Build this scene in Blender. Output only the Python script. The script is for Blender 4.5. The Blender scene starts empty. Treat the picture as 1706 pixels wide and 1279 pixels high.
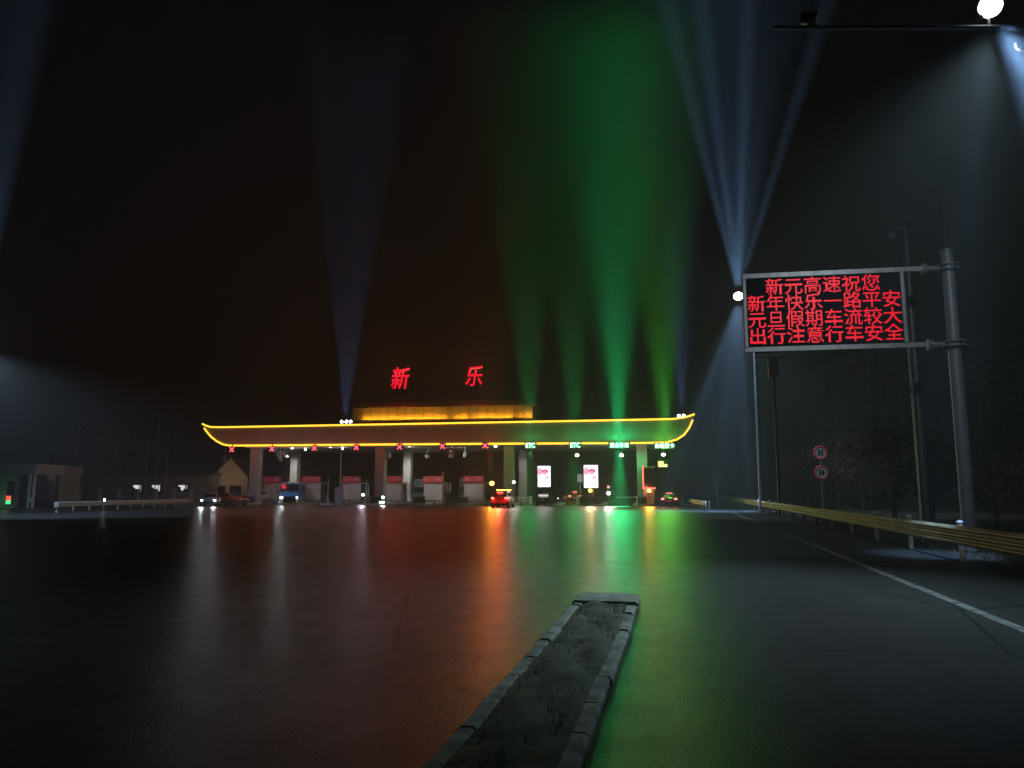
import bpy, math, random
from mathutils import Vector, Matrix
from mathutils.bvhtree import BVHTree
random.seed(7)
R = math.radians
sc = bpy.context.scene
col = sc.collection

# ------------------------------------------------------------------ camera, sky, exposure
YAW, PITCH, F, CAMH = R(9.5), R(7.99), 1265.0, 1.7
CAM = Vector((0, 0, CAMH))
cam_d = bpy.data.cameras.new('camera'); cam_d.sensor_width = 36; cam_d.lens = F / 1706 * 36
cam_d.clip_end = 3000; cam_d.clip_start = 0.05
cam = bpy.data.objects.new('camera', cam_d); col.objects.link(cam)
cam.location = CAM; cam.rotation_euler = (R(90) + PITCH, 0, YAW)
sc.camera = cam
w = bpy.data.worlds.new('World'); sc.world = w; w.use_nodes = True
nt = w.node_tree; nt.nodes.clear()
sky = nt.nodes.new('ShaderNodeTexSky'); sky.sky_type = 'NISHITA'; sky.sun_disc = False
sky.sun_elevation = R(-4); sky.sun_rotation = R(200); sky.air_density = 1.0; sky.dust_density = 1.0
bg = nt.nodes.new('ShaderNodeBackground'); bg.inputs[1].default_value = 0.1
out = nt.nodes.new('ShaderNodeOutputWorld')
tint = nt.nodes.new('ShaderNodeMix'); tint.data_type = 'RGBA'; tint.blend_type = 'MULTIPLY'; tint.inputs[0].default_value = 1; tint.inputs[7].default_value = (.45, .85, 1.3, 1)
nt.links.new(sky.outputs[0], tint.inputs[6]); nt.links.new(tint.outputs[2], bg.inputs[0]); nt.links.new(bg.outputs[0], out.inputs[0])
sc.view_settings.view_transform = 'Standard'; sc.view_settings.look = 'None'
sc.view_settings.exposure = 0.0; sc.view_settings.gamma = 1.0
cy = sc.cycles
cy.max_bounces = 4; cy.diffuse_bounces = 2; cy.glossy_bounces = 2; cy.transmission_bounces = 3
cy.volume_bounces = 0; cy.use_denoising = True; cy.sample_clamp_indirect = 3; cy.use_light_tree = True
cy.sample_clamp_direct = 0; cy.caustics_reflective = False; cy.caustics_refractive = False
HAZE = 0.0021

# ------------------------------------------------------------------ picture to place
HF = Vector((-math.sin(YAW), math.cos(YAW), 0)); RT = Vector((math.cos(YAW), math.sin(YAW), 0))
FW = HF * math.cos(PITCH) + Vector((0, 0, math.sin(PITCH)))
UP = -HF * math.sin(PITCH) + Vector((0, 0, math.cos(PITCH)))
def ray(px, py): return RT * (px - 853) + UP * (639.5 - py) + FW * F
def at(px, py, Y):                       # the point on the plane y = Y
    d = ray(px, py); return CAM + d * (Y / d.y)
def atD(px, py, D):                      # the point D metres ahead of the camera
    d = ray(px, py); return CAM + d * (D / d.dot(HF))
def gnd(px, D): p = atD(px, 817, D); return Vector((p.x, p.y, 0))
ROADA = R(2.73)                          # the road runs a little to the right of the plaza's axis
RD = Vector((math.sin(ROADA), math.cos(ROADA), 0)); RN = Vector((math.cos(ROADA), -math.sin(ROADA), 0))
def road(u, v, z=0): return RN * u + RD * v + Vector((0, 0, z))

# ------------------------------------------------------------------ materials
def node_mat(name):
    m = bpy.data.materials.new(name); m.use_nodes = True
    return m, m.node_tree, m.node_tree.nodes['Principled BSDF']
def mat(name, c, rough=.6, metal=0., var=.25, scale=4., bump=0., bscale=30., rvar=0., spec=.5, stretch=None):
    m, t, p = node_mat(name); N, L = t.nodes, t.links
    tc = N.new('ShaderNodeTexCoord'); src = tc.outputs['Object']
    if stretch:
        mp = N.new('ShaderNodeMapping'); mp.inputs['Scale'].default_value = stretch
        L.new(src, mp.inputs[0]); src = mp.outputs[0]
    n = N.new('ShaderNodeTexNoise'); n.inputs['Scale'].default_value = scale; n.inputs['Detail'].default_value = 6
    L.new(src, n.inputs['Vector'])
    r = N.new('ShaderNodeValToRGB')
    r.color_ramp.elements[0].position = .3; r.color_ramp.elements[1].position = .7
    r.color_ramp.elements[0].color = (*[x * (1 - var) for x in c], 1)
    r.color_ramp.elements[1].color = (*[min(1, x * (1 + var)) for x in c], 1)
    L.new(n.outputs[0], r.inputs[0]); L.new(r.outputs[0], p.inputs['Base Color'])
    p.inputs['Roughness'].default_value = rough; p.inputs['Metallic'].default_value = metal
    p.inputs['Specular IOR Level'].default_value = spec
    if rvar:
        mr = N.new('ShaderNodeMapRange'); mr.inputs[1].default_value = .3; mr.inputs[2].default_value = .7
        mr.inputs[3].default_value = rough - rvar; mr.inputs[4].default_value = rough + rvar
        L.new(n.outputs[0], mr.inputs[0]); L.new(mr.outputs[0], p.inputs['Roughness'])
    if bump:
        b = N.new('ShaderNodeBump'); b.inputs['Strength'].default_value = bump; b.inputs['Distance'].default_value = .02
        n2 = N.new('ShaderNodeTexNoise'); n2.inputs['Scale'].default_value = bscale; n2.inputs['Detail'].default_value = 4
        L.new(src, n2.inputs['Vector']); L.new(n2.outputs[0], b.inputs['Height']); L.new(b.outputs[0], p.inputs['Normal'])
    return m
def emis(name, c, s, base=(.02, .02, .02)):
    m, t, p = node_mat(name)
    p.inputs['Base Color'].default_value = (*base, 1); p.inputs['Roughness'].default_value = .4
    p.inputs['Emission Color'].default_value = (*c, 1); p.inputs['Emission Strength'].default_value = s
    return m

def asphalt_mat():
    m, t, p = node_mat('asphalt'); N, L = t.nodes, t.links
    tc = N.new('ShaderNodeTexCoord')
    big = N.new('ShaderNodeTexNoise'); big.inputs['Scale'].default_value = .25; big.inputs['Detail'].default_value = 5
    mp = N.new('ShaderNodeMapping'); mp.inputs['Scale'].default_value = (1, .25, 1)
    L.new(tc.outputs['Object'], mp.inputs[0]); L.new(mp.outputs[0], big.inputs['Vector'])
    fine = N.new('ShaderNodeTexNoise'); fine.inputs['Scale'].default_value = 55; fine.inputs['Detail'].default_value = 4
    L.new(tc.outputs['Object'], fine.inputs['Vector'])
    r = N.new('ShaderNodeValToRGB'); e = r.color_ramp.elements
    e[0].position, e[0].color = .3, (.03, .03, .032, 1); e[1].position, e[1].color = .72, (.075, .073, .07, 1)
    L.new(big.outputs[0], r.inputs[0])
    r2 = N.new('ShaderNodeValToRGB'); e = r2.color_ramp.elements
    e[0].position, e[0].color = .3, (.55, .55, .55, 1); e[1].position, e[1].color = .75, (1.5, 1.5, 1.5, 1)
    L.new(fine.outputs[0], r2.inputs[0])
    mx = N.new('ShaderNodeMix'); mx.data_type = 'RGBA'; mx.blend_type = 'MULTIPLY'; mx.inputs[0].default_value = 1
    L.new(r.outputs[0], mx.inputs[6]); L.new(r2.outputs[0], mx.inputs[7]); L.new(mx.outputs[2], p.inputs['Base Color'])
    med = N.new('ShaderNodeTexNoise'); med.inputs['Scale'].default_value = 1.7; med.inputs['Detail'].default_value = 7; med.inputs['Roughness'].default_value = .7
    L.new(tc.outputs['Object'], med.inputs['Vector'])
    vo = N.new('ShaderNodeTexVoronoi'); vo.feature = 'DISTANCE_TO_EDGE'; vo.inputs['Scale'].default_value = .22
    wv = N.new('ShaderNodeMix'); wv.data_type = 'RGBA'; wv.inputs[0].default_value = .12
    L.new(tc.outputs['Object'], wv.inputs[6]); L.new(med.outputs['Color'], wv.inputs[7]); L.new(wv.outputs[2], vo.inputs['Vector'])
    ck = N.new('ShaderNodeMapRange'); ck.inputs[1].default_value = .0; ck.inputs[2].default_value = .006; ck.inputs[3].default_value = .35; ck.inputs[4].default_value = 1
    L.new(vo.outputs['Distance'], ck.inputs[0])
    m2 = N.new('ShaderNodeMix'); m2.data_type = 'RGBA'; m2.blend_type = 'MULTIPLY'; m2.inputs[0].default_value = 1
    L.new(mx.outputs[2], m2.inputs[6]); L.new(ck.outputs[0], m2.inputs[7]); L.new(m2.outputs[2], p.inputs['Base Color'])
    mr = N.new('ShaderNodeMapRange'); mr.inputs[1].default_value = .36; mr.inputs[2].default_value = .64
    mr.inputs[3].default_value = .31; mr.inputs[4].default_value = .39
    L.new(med.outputs[0], mr.inputs[0]); L.new(mr.outputs[0], p.inputs['Roughness'])
    sp = N.new('ShaderNodeMapRange'); sp.inputs[1].default_value = .3; sp.inputs[2].default_value = .72; sp.inputs[3].default_value = .015; sp.inputs[4].default_value = .085
    L.new(fine.outputs[0], sp.inputs[0]); L.new(sp.outputs[0], p.inputs['Specular IOR Level'])
    b = N.new('ShaderNodeBump'); b.inputs['Strength'].default_value = .6; b.inputs['Distance'].default_value = .02
    L.new(fine.outputs[0], b.inputs['Height']); L.new(b.outputs[0], p.inputs['Normal'])
    return m

def grid_mat(name, c, line, sx, sz, wdt=.06, rough=.5, metal=0):      # panel joints / roof tiles
    m, t, p = node_mat(name); N, L = t.nodes, t.links
    tc = N.new('ShaderNodeTexCoord'); br = N.new('ShaderNodeTexBrick')
    br.inputs['Color1'].default_value = (*c, 1); br.inputs['Color2'].default_value = (*[x * .8 for x in c], 1)
    br.inputs['Mortar'].default_value = (*line, 1); br.offset = 0
    br.inputs['Scale'].default_value = 1; br.inputs['Brick Width'].default_value = sx; br.inputs['Row Height'].default_value = sz
    br.inputs['Mortar Size'].default_value = wdt
    sp = N.new('ShaderNodeSeparateXYZ'); cb = N.new('ShaderNodeCombineXYZ')
    L.new(tc.outputs['Object'], sp.inputs[0]); L.new(sp.outputs[0], cb.inputs[0]); L.new(sp.outputs[2], cb.inputs[1])
    L.new(cb.outputs[0], br.inputs['Vector']); L.new(br.outputs['Color'], p.inputs['Base Color'])
    p.inputs['Roughness'].default_value = rough; p.inputs['Metallic'].default_value = metal
    return m

M = dict(
 asphalt=asphalt_mat(),
 dirt=mat('dirt', (.07, .06, .045), .9, var=.5, scale=.6, bump=.6, bscale=8),
 soil=mat('median_soil', (.13, .12, .085), .9, var=.5, scale=3, bump=.8, bscale=14),
 kerb=mat('kerb_concrete', (.30, .29, .25), .8, var=.5, scale=5, bump=.4, bscale=25),
 line=mat('road_paint', (.17, .17, .16), .75, var=.7, scale=5),
 steel=mat('galvanised_steel', (.34, .35, .36), .45, .7, var=.2, scale=6, stretch=(1, 1, .3)),
 dark_steel=mat('dark_steel', (.10, .105, .11), .5, .5, var=.25, scale=6),
 grey_paint=mat('grey_pole_paint', (.22, .235, .25), .5, .2, var=.2, scale=5, stretch=(1, 1, .3)),
 white_paint=mat('white_paint', (.68, .68, .66), .5, var=.12, scale=5),
 rail_steel=mat('weathered_rail', (.46, .36, .20), .6, .2, var=.3, scale=3, stretch=(1, .4, 1)),
 rail_white=mat('pale_rail_paint', (.6, .6, .58), .5, .1, var=.2, scale=3),
 fascia=grid_mat('fascia_panel', (.20, .18, .17), (.10, .09, .09), 1.5, 3.2, .02, .5, .1),
 soffit=mat('soffit_panel', (.42, .41, .39), .6, var=.1, scale=2),
 roof_tile=grid_mat('roof_tile', (.50, .38, .14), (.18, .11, .03), 1.15, 60, .05, .55),
 roof_dark=mat('roof_coping', (.16, .12, .09), .7, var=.2),
 concrete=mat('concrete', (.36, .35, .33), .75, var=.2, scale=2, bump=.2),
 column=mat('column_cladding', (.30, .29, .28), .6, var=.12, scale=1.5),
 booth=mat('booth_panel', (.42, .40, .40), .45, .1, var=.15, scale=2),
 booth_red=mat('booth_red_header', (.42, .03, .05), .45, var=.2, scale=2),
 glass=mat('dark_glass', (.015, .02, .025), .08, var=.1),
 black=mat('black_plastic', (.012, .012, .013), .5, var=.2),
 panel_black=mat('board_black', (.004, .004, .005), .8, var=.1, spec=.2),
 tyre=mat('tyre_rubber', (.015, .015, .015), .8, var=.2),
 wall=mat('render_wall', (.30, .28, .25), .85, var=.2, scale=1),
 gate_wall=mat('gatehouse_wall', (.45, .42, .36), .8, var=.15, scale=1),
 gable=mat('gable_wall', (.45, .35, .25), .85, var=.15, scale=1),
 apt=mat('apartment_wall', (.5, .47, .43), .85, var=.15, scale=.3),
 bark=mat('bark', (.09, .07, .055), .9, var=.3, scale=6, bump=.5),
 twig=mat('dry_twig', (.17, .13, .085), .9, var=.4, scale=3),
 leaf=mat('dull_leaf', (.06, .06, .03), .8, var=.5, scale=3),
 led_red=emis('led_red', (1, .0, .022), 1.15),
 char_red=emis('neon_red', (1, .004, .03), 1.25),
 cross_red=emis('cross_red', (1, .09, .13), 3.4),
 led_green=emis('led_green', (.55, 1, .70), 3.4),
 strip=emis('amber_strip', (1, .50, .035), 2.6),
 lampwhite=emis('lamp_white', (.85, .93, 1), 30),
 lampsoft=emis('lamp_soft', (.9, .96, 1), 6),
 lampwarm=emis('lamp_warm', (1, .85, .6), 9),
 head=emis('headlight_white', (.9, .95, 1), 9),
 amber=emis('amber_beacon', (1, .42, .05), 14),
 tail=emis('tail_red', (1, .05, .06), 5),
 tail_hot=emis('brake_red', (1, .16, .12), 5),
 tail_off=mat('tail_off', (.2, .01, .01), .2, var=.1),
 head_off=mat('head_off', (.5, .52, .55), .15, .3, var=.1),
 tube_red=emis('tube_red', (1, .16, .12), 2.6),
 led_yellow=emis('led_yellow', (1, .9, .3), 1.6),
 screen=emis('poster_white', (1, .93, .96), 1.8),
 poster_pink=emis('poster_pink', (.95, .22, .42), .95),
 poster_rose=emis('poster_rose', (1, .45, .62), 1.15),
 window_lit=emis('lit_window', (.95, 1, .97), .8),
 window_dim=emis('dim_window', (.9, .85, .8), .25),
 screen_green=emis('screen_green', (.1, 1, .35), 1.2), screen_red=emis('screen_red', (1, .12, .06), 1.2),
 led_blue=emis('led_cyan', (.1, .75, 1), 1.2),
 reflector=mat('white_reflector', (.8, .8, .78), .3, var=.1),
 reflect_yellow=mat('yellow_reflector', (.75, .6, .12), .4, var=.2),
 sign_white=mat('sign_white', (.42, .40, .38), .5, var=.1), sign_red=mat('sign_red', (.75, .07, .06), .5, var=.1),
 sign_green=mat('sign_green', (.02, .22, .12), .5, var=.1),
 khaki=mat('khaki_box', (.36, .29, .17), .5, var=.2),
)

# ------------------------------------------------------------------ mesh builder and object helpers
class MB:
    def __init__(s): s.v, s.f, s.sm = [], [], []
    def add(s, vs, fs, smooth=False):
        b = len(s.v); s.v += [tuple(x) for x in vs]
        for f in fs: s.f.append([i + b for i in f]); s.sm.append(smooth)
        return s
    def box(s, x0, x1, y0, y1, z0, z1, c=0.):
        if c <= 0:
            return s.add([(x, y, z) for z in (z0, z1) for y in (y0, y1) for x in (x0, x1)],
                     [(0, 2, 3, 1), (4, 5, 7, 6), (0, 1, 5, 4), (2, 6, 7, 3), (0, 4, 6, 2), (1, 3, 7, 5)])
        P = [(x0 + c, y0), (x1 - c, y0), (x1, y0 + c), (x1, y1 - c), (x1 - c, y1), (x0 + c, y1), (x0, y1 - c), (x0, y0 + c)]
        Q = [(x0 + 2*c, y0 + c), (x1 - 2*c, y0 + c), (x1 - c, y0 + 2*c), (x1 - c, y1 - 2*c), (x1 - 2*c, y1 - c), (x0 + 2*c, y1 - c), (x0 + c, y1 - 2*c), (x0 + c, y0 + 2*c)]
        return s.loft([[(x, y, z0) for x, y in P], [(x, y, z1 - c) for x, y in P], [(x, y, z1) for x, y in Q]], smooth=False)
    def loft(s, rings, closed=True, cap=True, smooth=True):
        n = len(rings[0]); vs = [p for r in rings for p in r]; fs = []
        for k in range(len(rings) - 1):
            for i in range(n if closed else n - 1):
                j = (i + 1) % n
                fs.append((k*n + i, k*n + j, (k+1)*n + j, (k+1)*n + i))
        s.add(vs, fs, smooth)
        if cap and closed:
            s.add(rings[0], [tuple(range(n))[::-1]]); s.add(rings[-1], [tuple(range(n))])
        return s
    def cyl(s, a, b, r0, r1=None, n=12, cap=True):
        a, b = Vector(a), Vector(b); r1 = r0 if r1 is None else r1
        d = (b - a).normalized(); t = Vector((0, 0, 1)) if abs(d.z) < .9 else Vector((1, 0, 0))
        x = d.cross(t).normalized(); y = d.cross(x)
        ring = lambda c, r: [c + (x * math.cos(2*math.pi*i/n) + y * math.sin(2*math.pi*i/n)) * r for i in range(n)]
        return s.loft([ring(a, r0), ring(b, r1)], cap=cap)
    def tube(s, pts, r, n=8, rs=None):
        pts = [Vector(p) for p in pts]; rings = []
        for i, p in enumerate(pts):
            d = (pts[min(i+1, len(pts)-1)] - pts[max(i-1, 0)]).normalized()
            t = Vector((0, 0, 1)) if abs(d.z) < .95 else Vector((1, 0, 0))
            x = d.cross(t).normalized(); y = d.cross(x); q = rs[i] if rs else r
            rings.append([p + (x * math.cos(2*math.pi*k/n) + y * math.sin(2*math.pi*k/n)) * q for k in range(n)])
        return s.loft(rings)
    def ball(s, c, r, n=12, sz=1.):
        c = Vector(c); rings = []
        for k in range(1, n // 2):
            a = math.pi * k / (n // 2)
            rings.append([c + Vector((math.sin(a) * math.cos(2*math.pi*i/n) * r, math.sin(a) * math.sin(2*math.pi*i/n) * r, math.cos(a) * r * sz)) for i in range(n)])
        return s.loft(rings)
    def prism(s, pts, y0, y1):                      # outline in x, z swept along y
        n = len(pts)
        return s.add([(x, y0, z) for x, z in pts] + [(x, y1, z) for x, z in pts],
              [tuple(range(n)), tuple(range(2*n-1, n-1, -1))] + [(i, n+i, n+(i+1) % n, (i+1) % n) for i in range(n)])
    def build(s, name, m, parent=None, loc=None):
        me = bpy.data.meshes.new(name); me.from_pydata(s.v, [], s.f); me.validate()
        import bmesh
        bm = bmesh.new(); bm.from_mesh(me); bmesh.ops.recalc_face_normals(bm, faces=bm.faces); bm.to_mesh(me); bm.free()
        if len(me.polygons) == len(s.sm): me.polygons.foreach_set('use_smooth', s.sm)
        me.materials.append(M[m] if isinstance(m, str) else m)
        o = bpy.data.objects.new(name, me); col.objects.link(o)
        if parent: o.parent = parent
        if loc is not None: o.location = loc
        return o
def tag(o, label=None, cat=None, group=None, kind=None):
    if label: o['label'] = label
    if cat: o['category'] = cat
    if group: o['group'] = group
    if kind: o['kind'] = kind
    return o
def thing(name, label, cat, loc=(0, 0, 0), rz=0, group=None):
    o = bpy.data.objects.new(name, None); col.objects.link(o); o.empty_display_size = .3
    o.location = loc; o.rotation_euler = (0, 0, rz); return tag(o, label, cat, group)
def dup(root, loc, rz, label, swap=None):
    r = root.copy(); col.objects.link(r); r.location = loc; r.rotation_euler = (0, 0, rz); r['label'] = label
    def rec(src, dst):
        for ch in list(src.children):
            c = ch.copy(); col.objects.link(c); c.parent = dst
            if swap and c.type == 'MESH' and c.name.split('.')[0] in swap:
                c.data = c.data.copy(); c.data.materials[0] = M[swap[c.name.split('.')[0]]]
            rec(ch, c)
    rec(root, r); return r
def struct(o): o['kind'] = 'structure'; return o
def lamp(name, kind, loc, power, color, parent=None, radius=.1, to=None, angle=None, blend=1., size=None):
    l = bpy.data.lights.new(name, kind); l.energy = power; l.color = color
    if kind in ('POINT', 'SPOT'): l.shadow_soft_size = radius
    if kind == 'SPOT': l.spot_size = R(angle); l.spot_blend = blend
    if kind == 'AREA':
        l.shape = 'RECTANGLE'; l.size, l.size_y = size
    o = bpy.data.objects.new(name, l); col.objects.link(o); o.location = loc
    if parent: o.parent = parent
    if to is not None:
        o.rotation_euler = (Vector(to)).to_track_quat('-Z', 'Y').to_euler()
    return o
def text_mesh(body, size, bold=0., shear=0., extrude=0., spacing=1.):
    c = bpy.data.curves.new('lettering', 'FONT'); c.body = body; c.size = size; c.offset = bold; c.shear = shear
    c.extrude = extrude; c.space_character = spacing; c.resolution_u = 3
    o = bpy.data.objects.new('lettering', c); col.objects.link(o)
    bpy.context.view_layer.update()
    me = bpy.data.meshes.new_from_object(o.evaluated_get(bpy.context.evaluated_depsgraph_get()))
    bpy.data.objects.remove(o); bpy.data.curves.remove(c)
    return me
def text_fit(body, x0, x1, z0, z1, bold=0., shear=0., extrude=.02):   # verts fitted into a rectangle, facing -y
    me = text_mesh(body, 1., bold, shear, extrude)
    vs = [v.co.copy() for v in me.vertices]; fs = [tuple(p.vertices) for p in me.polygons]
    ax, bx = min(v.x for v in vs), max(v.x for v in vs); ay, by = min(v.y for v in vs), max(v.y for v in vs)
    out = [(x0 + (v.x - ax) / (bx - ax) * (x1 - x0), -v.z, z0 + (v.y - ay) / (by - ay) * (z1 - z0)) for v in vs]
    bpy.data.meshes.remove(me)
    return out, fs
def dots(body, x0, z0, cell, n=24, y=0., fill=.86):                   # LED dot matrix lettering, facing -y
    mb = MB()
    for k, ch in enumerate(body):
        if ch == ' ': continue
        me = text_mesh(ch, 1., .002)
        bv = BVHTree.FromPolygons([v.co.copy() for v in me.vertices], [tuple(p.vertices) for p in me.polygons])
        bpy.data.meshes.remove(me)
        p = cell / n
        for i in range(n):
            for j in range(n):
                gx, gy = (i + .5) / n, -.13 + (j + .5) / n * 1.02
                if any(bv.ray_cast(Vector((gx + ox, gy + oy, 1)), Vector((0, 0, -1)))[0] is not None for ox, oy in ((0, 0), (.007, 0), (-.007, 0), (0, .006), (0, -.006))):
                    cx, cz = x0 + k * cell + (i + .5) * p, z0 + (j + .5) * p; h = p * fill / 2
                    mb.add([(cx-h, y, cz-h), (cx+h, y, cz-h), (cx+h, y, cz+h), (cx-h, y, cz+h)], [(0, 1, 2, 3)])
    return mb

# ------------------------------------------------------------------ ground, roads
def sheet(name, pts, z, m):
    return struct(MB().add([(p[0], p[1], z) for p in pts], [tuple(range(len(pts)))]).build(name, m))
sheet('ground', [(-450, -450), (450, -450), (450, 450), (-450, 450)], -.02, 'dirt')
RAILU = 6.64
YC = 87.5                                # the front of the canopy
plaza_left = at(60, 850, 58).x - 4
rp = [road(RAILU + .7, v) for v in (-40, 95)]
sheet('road', [(plaza_left, -40), (rp[0].x, rp[0].y), (rp[1].x, rp[1].y), (rp[1].x + 2, 260), (plaza_left, 260)], 0, 'asphalt')
def stripe(name, u, wd, v0, v1):
    a = [road(u - wd/2, v0), road(u + wd/2, v0), road(u + wd/2, v1), road(u - wd/2, v1)]
    return sheet(name, [(p.x, p.y) for p in a], .004, 'line')
stripe('edge_line', 4.1, .17, 0, 62)
for k, (px, D_) in enumerate(((872, 74), (880, 70), (888, 66), (905, 72), (910, 68), (1035, 74), (1042, 69))):
    a_ = gnd(px, D_); sheet('reflection_dash', [(a_.x - .9, a_.y - .35), (a_.x + .9, a_.y - .15), (a_.x + .9, a_.y + .15), (a_.x - .9, a_.y - .05)], .004, 'line')  # pale dashes painted in place of shiny wet reflections on the road

# the narrow kerbed median in front of the camera: kerb stones round a strip of soil
U0, U1, V1 = -1.58, -.62, 11.6
mk = thing('median_island', 'narrow raised traffic island with worn pale kerb stones and soil top', 'traffic island')
def kerb_stone(u0, u1, v0, v1, h, dz):
    mb = MB(); c = .03; j = random.uniform(-.02, .02)
    a = [(u0 + j, v0), (u1 + j, v0), (u1 + j, v1), (u0 + j, v1)]; b = [(u0 + c + j, v0 + c/3), (u1 - c + j, v0 + c/3), (u1 - c + j, v1 - c/3), (u0 + c + j, v1 - c/3)]
    return mb.loft([[road(u, v, -.01) for u, v in a], [road(u, v, h - c + dz) for u, v in a], [road(u, v, h + dz) for u, v in b]], smooth=False)
v = -1.0
while v < V1 - .3:
    L = random.uniform(.62, .86); v2 = min(v + L, V1 - .16)
    for (a, b) in ((U0, U0 + .15), (U1 - .15, U1)):
        kerb_stone(a, b, v + .003, v2 - .003, .075, random.uniform(-.02, .012)).build('kerb_stone', 'kerb', mk)
    v = v2
def nose_pts(d, r=.22):
    P = [(U0 + d, V1 - .12), (U1 - d, V1 - .12)]
    P += [(U1 - d - r + r * math.cos(a), V1 + .78 - d - r + r * math.sin(a)) for a in [R(x) for x in (0, 30, 60, 90)]]
    return P + [(U0 + d + r + r * math.cos(a), V1 + .78 - d - r + r * math.sin(a)) for a in [R(x) for x in (90, 120, 150, 180)]]
MB().loft([[road(u, v, -.01) for u, v in nose_pts(0)], [road(u, v, .075) for u, v in nose_pts(0)], [road(u, v, .1) for u, v in nose_pts(.035)]], smooth=False).build('nose_slab', 'kerb', mk)
mb = MB(); nu, nv = 14, 150; g = []
for i in range(nv + 1):
    for j in range(nu + 1):
        u = U0 + .13 + (U1 - U0 - .17) * j / nu; vv = -1 + (V1 - .16 + 1) * i / nv
        e = min(1, j / 3, (nu - j) / 2.)
        z = .035 + .05 * e * (.4 + .9 * abs(math.sin(vv * 1.7 + j * .31) * math.cos(vv * .63 - j * .2))) + random.uniform(0, .018)
        g.append(road(u, vv, z))
mb.add(g, [(i*(nu+1)+j, i*(nu+1)+j+1, (i+1)*(nu+1)+j+1, (i+1)*(nu+1)+j) for i in range(nv) for j in range(nu)], True)
mb.build('soil_bed', 'soil', mk)
# tufts of dry weeds on the island
mb = MB()
for k in range(420):
    u, vv = random.uniform(U0 + .2, U1 - .12), V1 - .3 - random.random() ** 1.3 * 10
    c = road(u, vv, .05); 
    for q in range(4):
        a = random.uniform(0, 6.28); h = random.uniform(.03, .1); d = Vector((math.cos(a), math.sin(a), 0))
        t = d.cross(Vector((0, 0, 1))) * .004
        mb.add([c - t, c + t, c + d * h * .6 + Vector((0, 0, h))], [(0, 1, 2)])
tag(mb.build('dry_weeds', 'twig'), 'short dry weeds scattered over the soil of the narrow island', 'weeds', kind='stuff')

# ------------------------------------------------------------------ guard rails
def three_wave(ht, hb, z0, dep):                       # profile (offset out from the post, z)
    n = 3; P = []
    for i in range(n * 8 + 1):
        t = i / (n * 8); P.append((dep * (.5 - .5 * math.cos(2 * math.pi * n * t)), hb + (ht - hb) * t))
    return P
def rail(root, pts, prof, m, side):
    mb = MB(); rows = []
    for i, p in enumerate(pts):
        d = (pts[min(i+1, len(pts)-1)] - pts[max(i-1, 0)]).normalized(); nrm = Vector((-d.y, d.x, 0)) * side
        rows.append([p + nrm * (o + .06) + Vector((0, 0, z)) for o, z in prof] + [p + nrm * (o + .045) + Vector((0, 0, z)) for o, z in prof[::-1]])
    mb.loft(rows); return mb.build('rail_beam', m, root)
def post(root, p, h, m, cap=True, r=.07):
    o = MB().cyl(p - Vector((0, 0, .1)), p + Vector((0, 0, h)), r).build('post', m, root)
    if cap: MB().cyl(p + Vector((0, 0, h)), p + Vector((0, 0, h + .05)), r * 1.25, r * .6).build('post_cap', 'reflector', o)
gr = thing('guard_rail', 'long weathered three-wave steel guard rail along the right road edge', 'guard rail')
pts = [road(RAILU, v) for v in range(2, 127, 2)]
rail(gr, pts, three_wave(.86, .40, 0, .085), 'rail_steel', 1)
for v in (4.4, 8.5, 12.6, 16.7, 20.8, 25, 29, 33, 37, 41, 45, 49, 53, 57, 61, 65, 69, 73, 77, 81, 85, 89, 93, 97, 101, 105, 109, 113, 117, 121, 125): post(gr, road(RAILU + .08, v), .93, 'rail_steel')
MB().cyl(road(RAILU - .06, 126, .4), road(RAILU - .06, 126, .86), .16).build('rail_end', 'reflector', gr)
# second run, further on, beside the last lanes, with reflectors
g2 = thing('guard_rail', 'short pale guard rail with white reflectors beside the rightmost toll lane', 'guard rail')
pa, pb = gnd(1178, 66), gnd(1140, 92)
ps = [pa.lerp(pb, i / 10) for i in range(11)]
rail(g2, ps, three_wave(.78, .40, 0, .08), 'rail_steel', 1)
for i, p in enumerate(ps):
    post(g2, p + Vector((.12, 0, 0)), .85, 'steel', False)
    n = Vector((-.25, 0, 0))
    MB().ball(p + Vector((-.17, -.05, .62)), .075, 8).build('reflector', 'reflector', g2)
# the left rail
g3 = thing('guard_rail', 'pale white guard rail on short posts at the left edge of the plaza', 'guard rail')
pa, pb = gnd(97, 60), gnd(340, 86)
ps = [pa.lerp(pb, i / 12) for i in range(13)]
rail(g3, ps, three_wave(.82, .42, 0, .08), 'rail_white', -1)
for p in ps: post(g3, p + Vector((-.06, .05, 0)), .8, 'rail_white', False)
MB().cyl(ps[0] + Vector((.05, -.1, .42)), ps[0] + Vector((.05, -.1, .82)), .17).build('rail_end', 'rail_white', g3)
MB().cyl(ps[3] + Vector((-.06, .05, .8)), ps[3] + Vector((-.06, .05, .98)), .06).build('reflector', 'lampwhite', g3)  # this reflector is given a lamp's glow of its own

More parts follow.
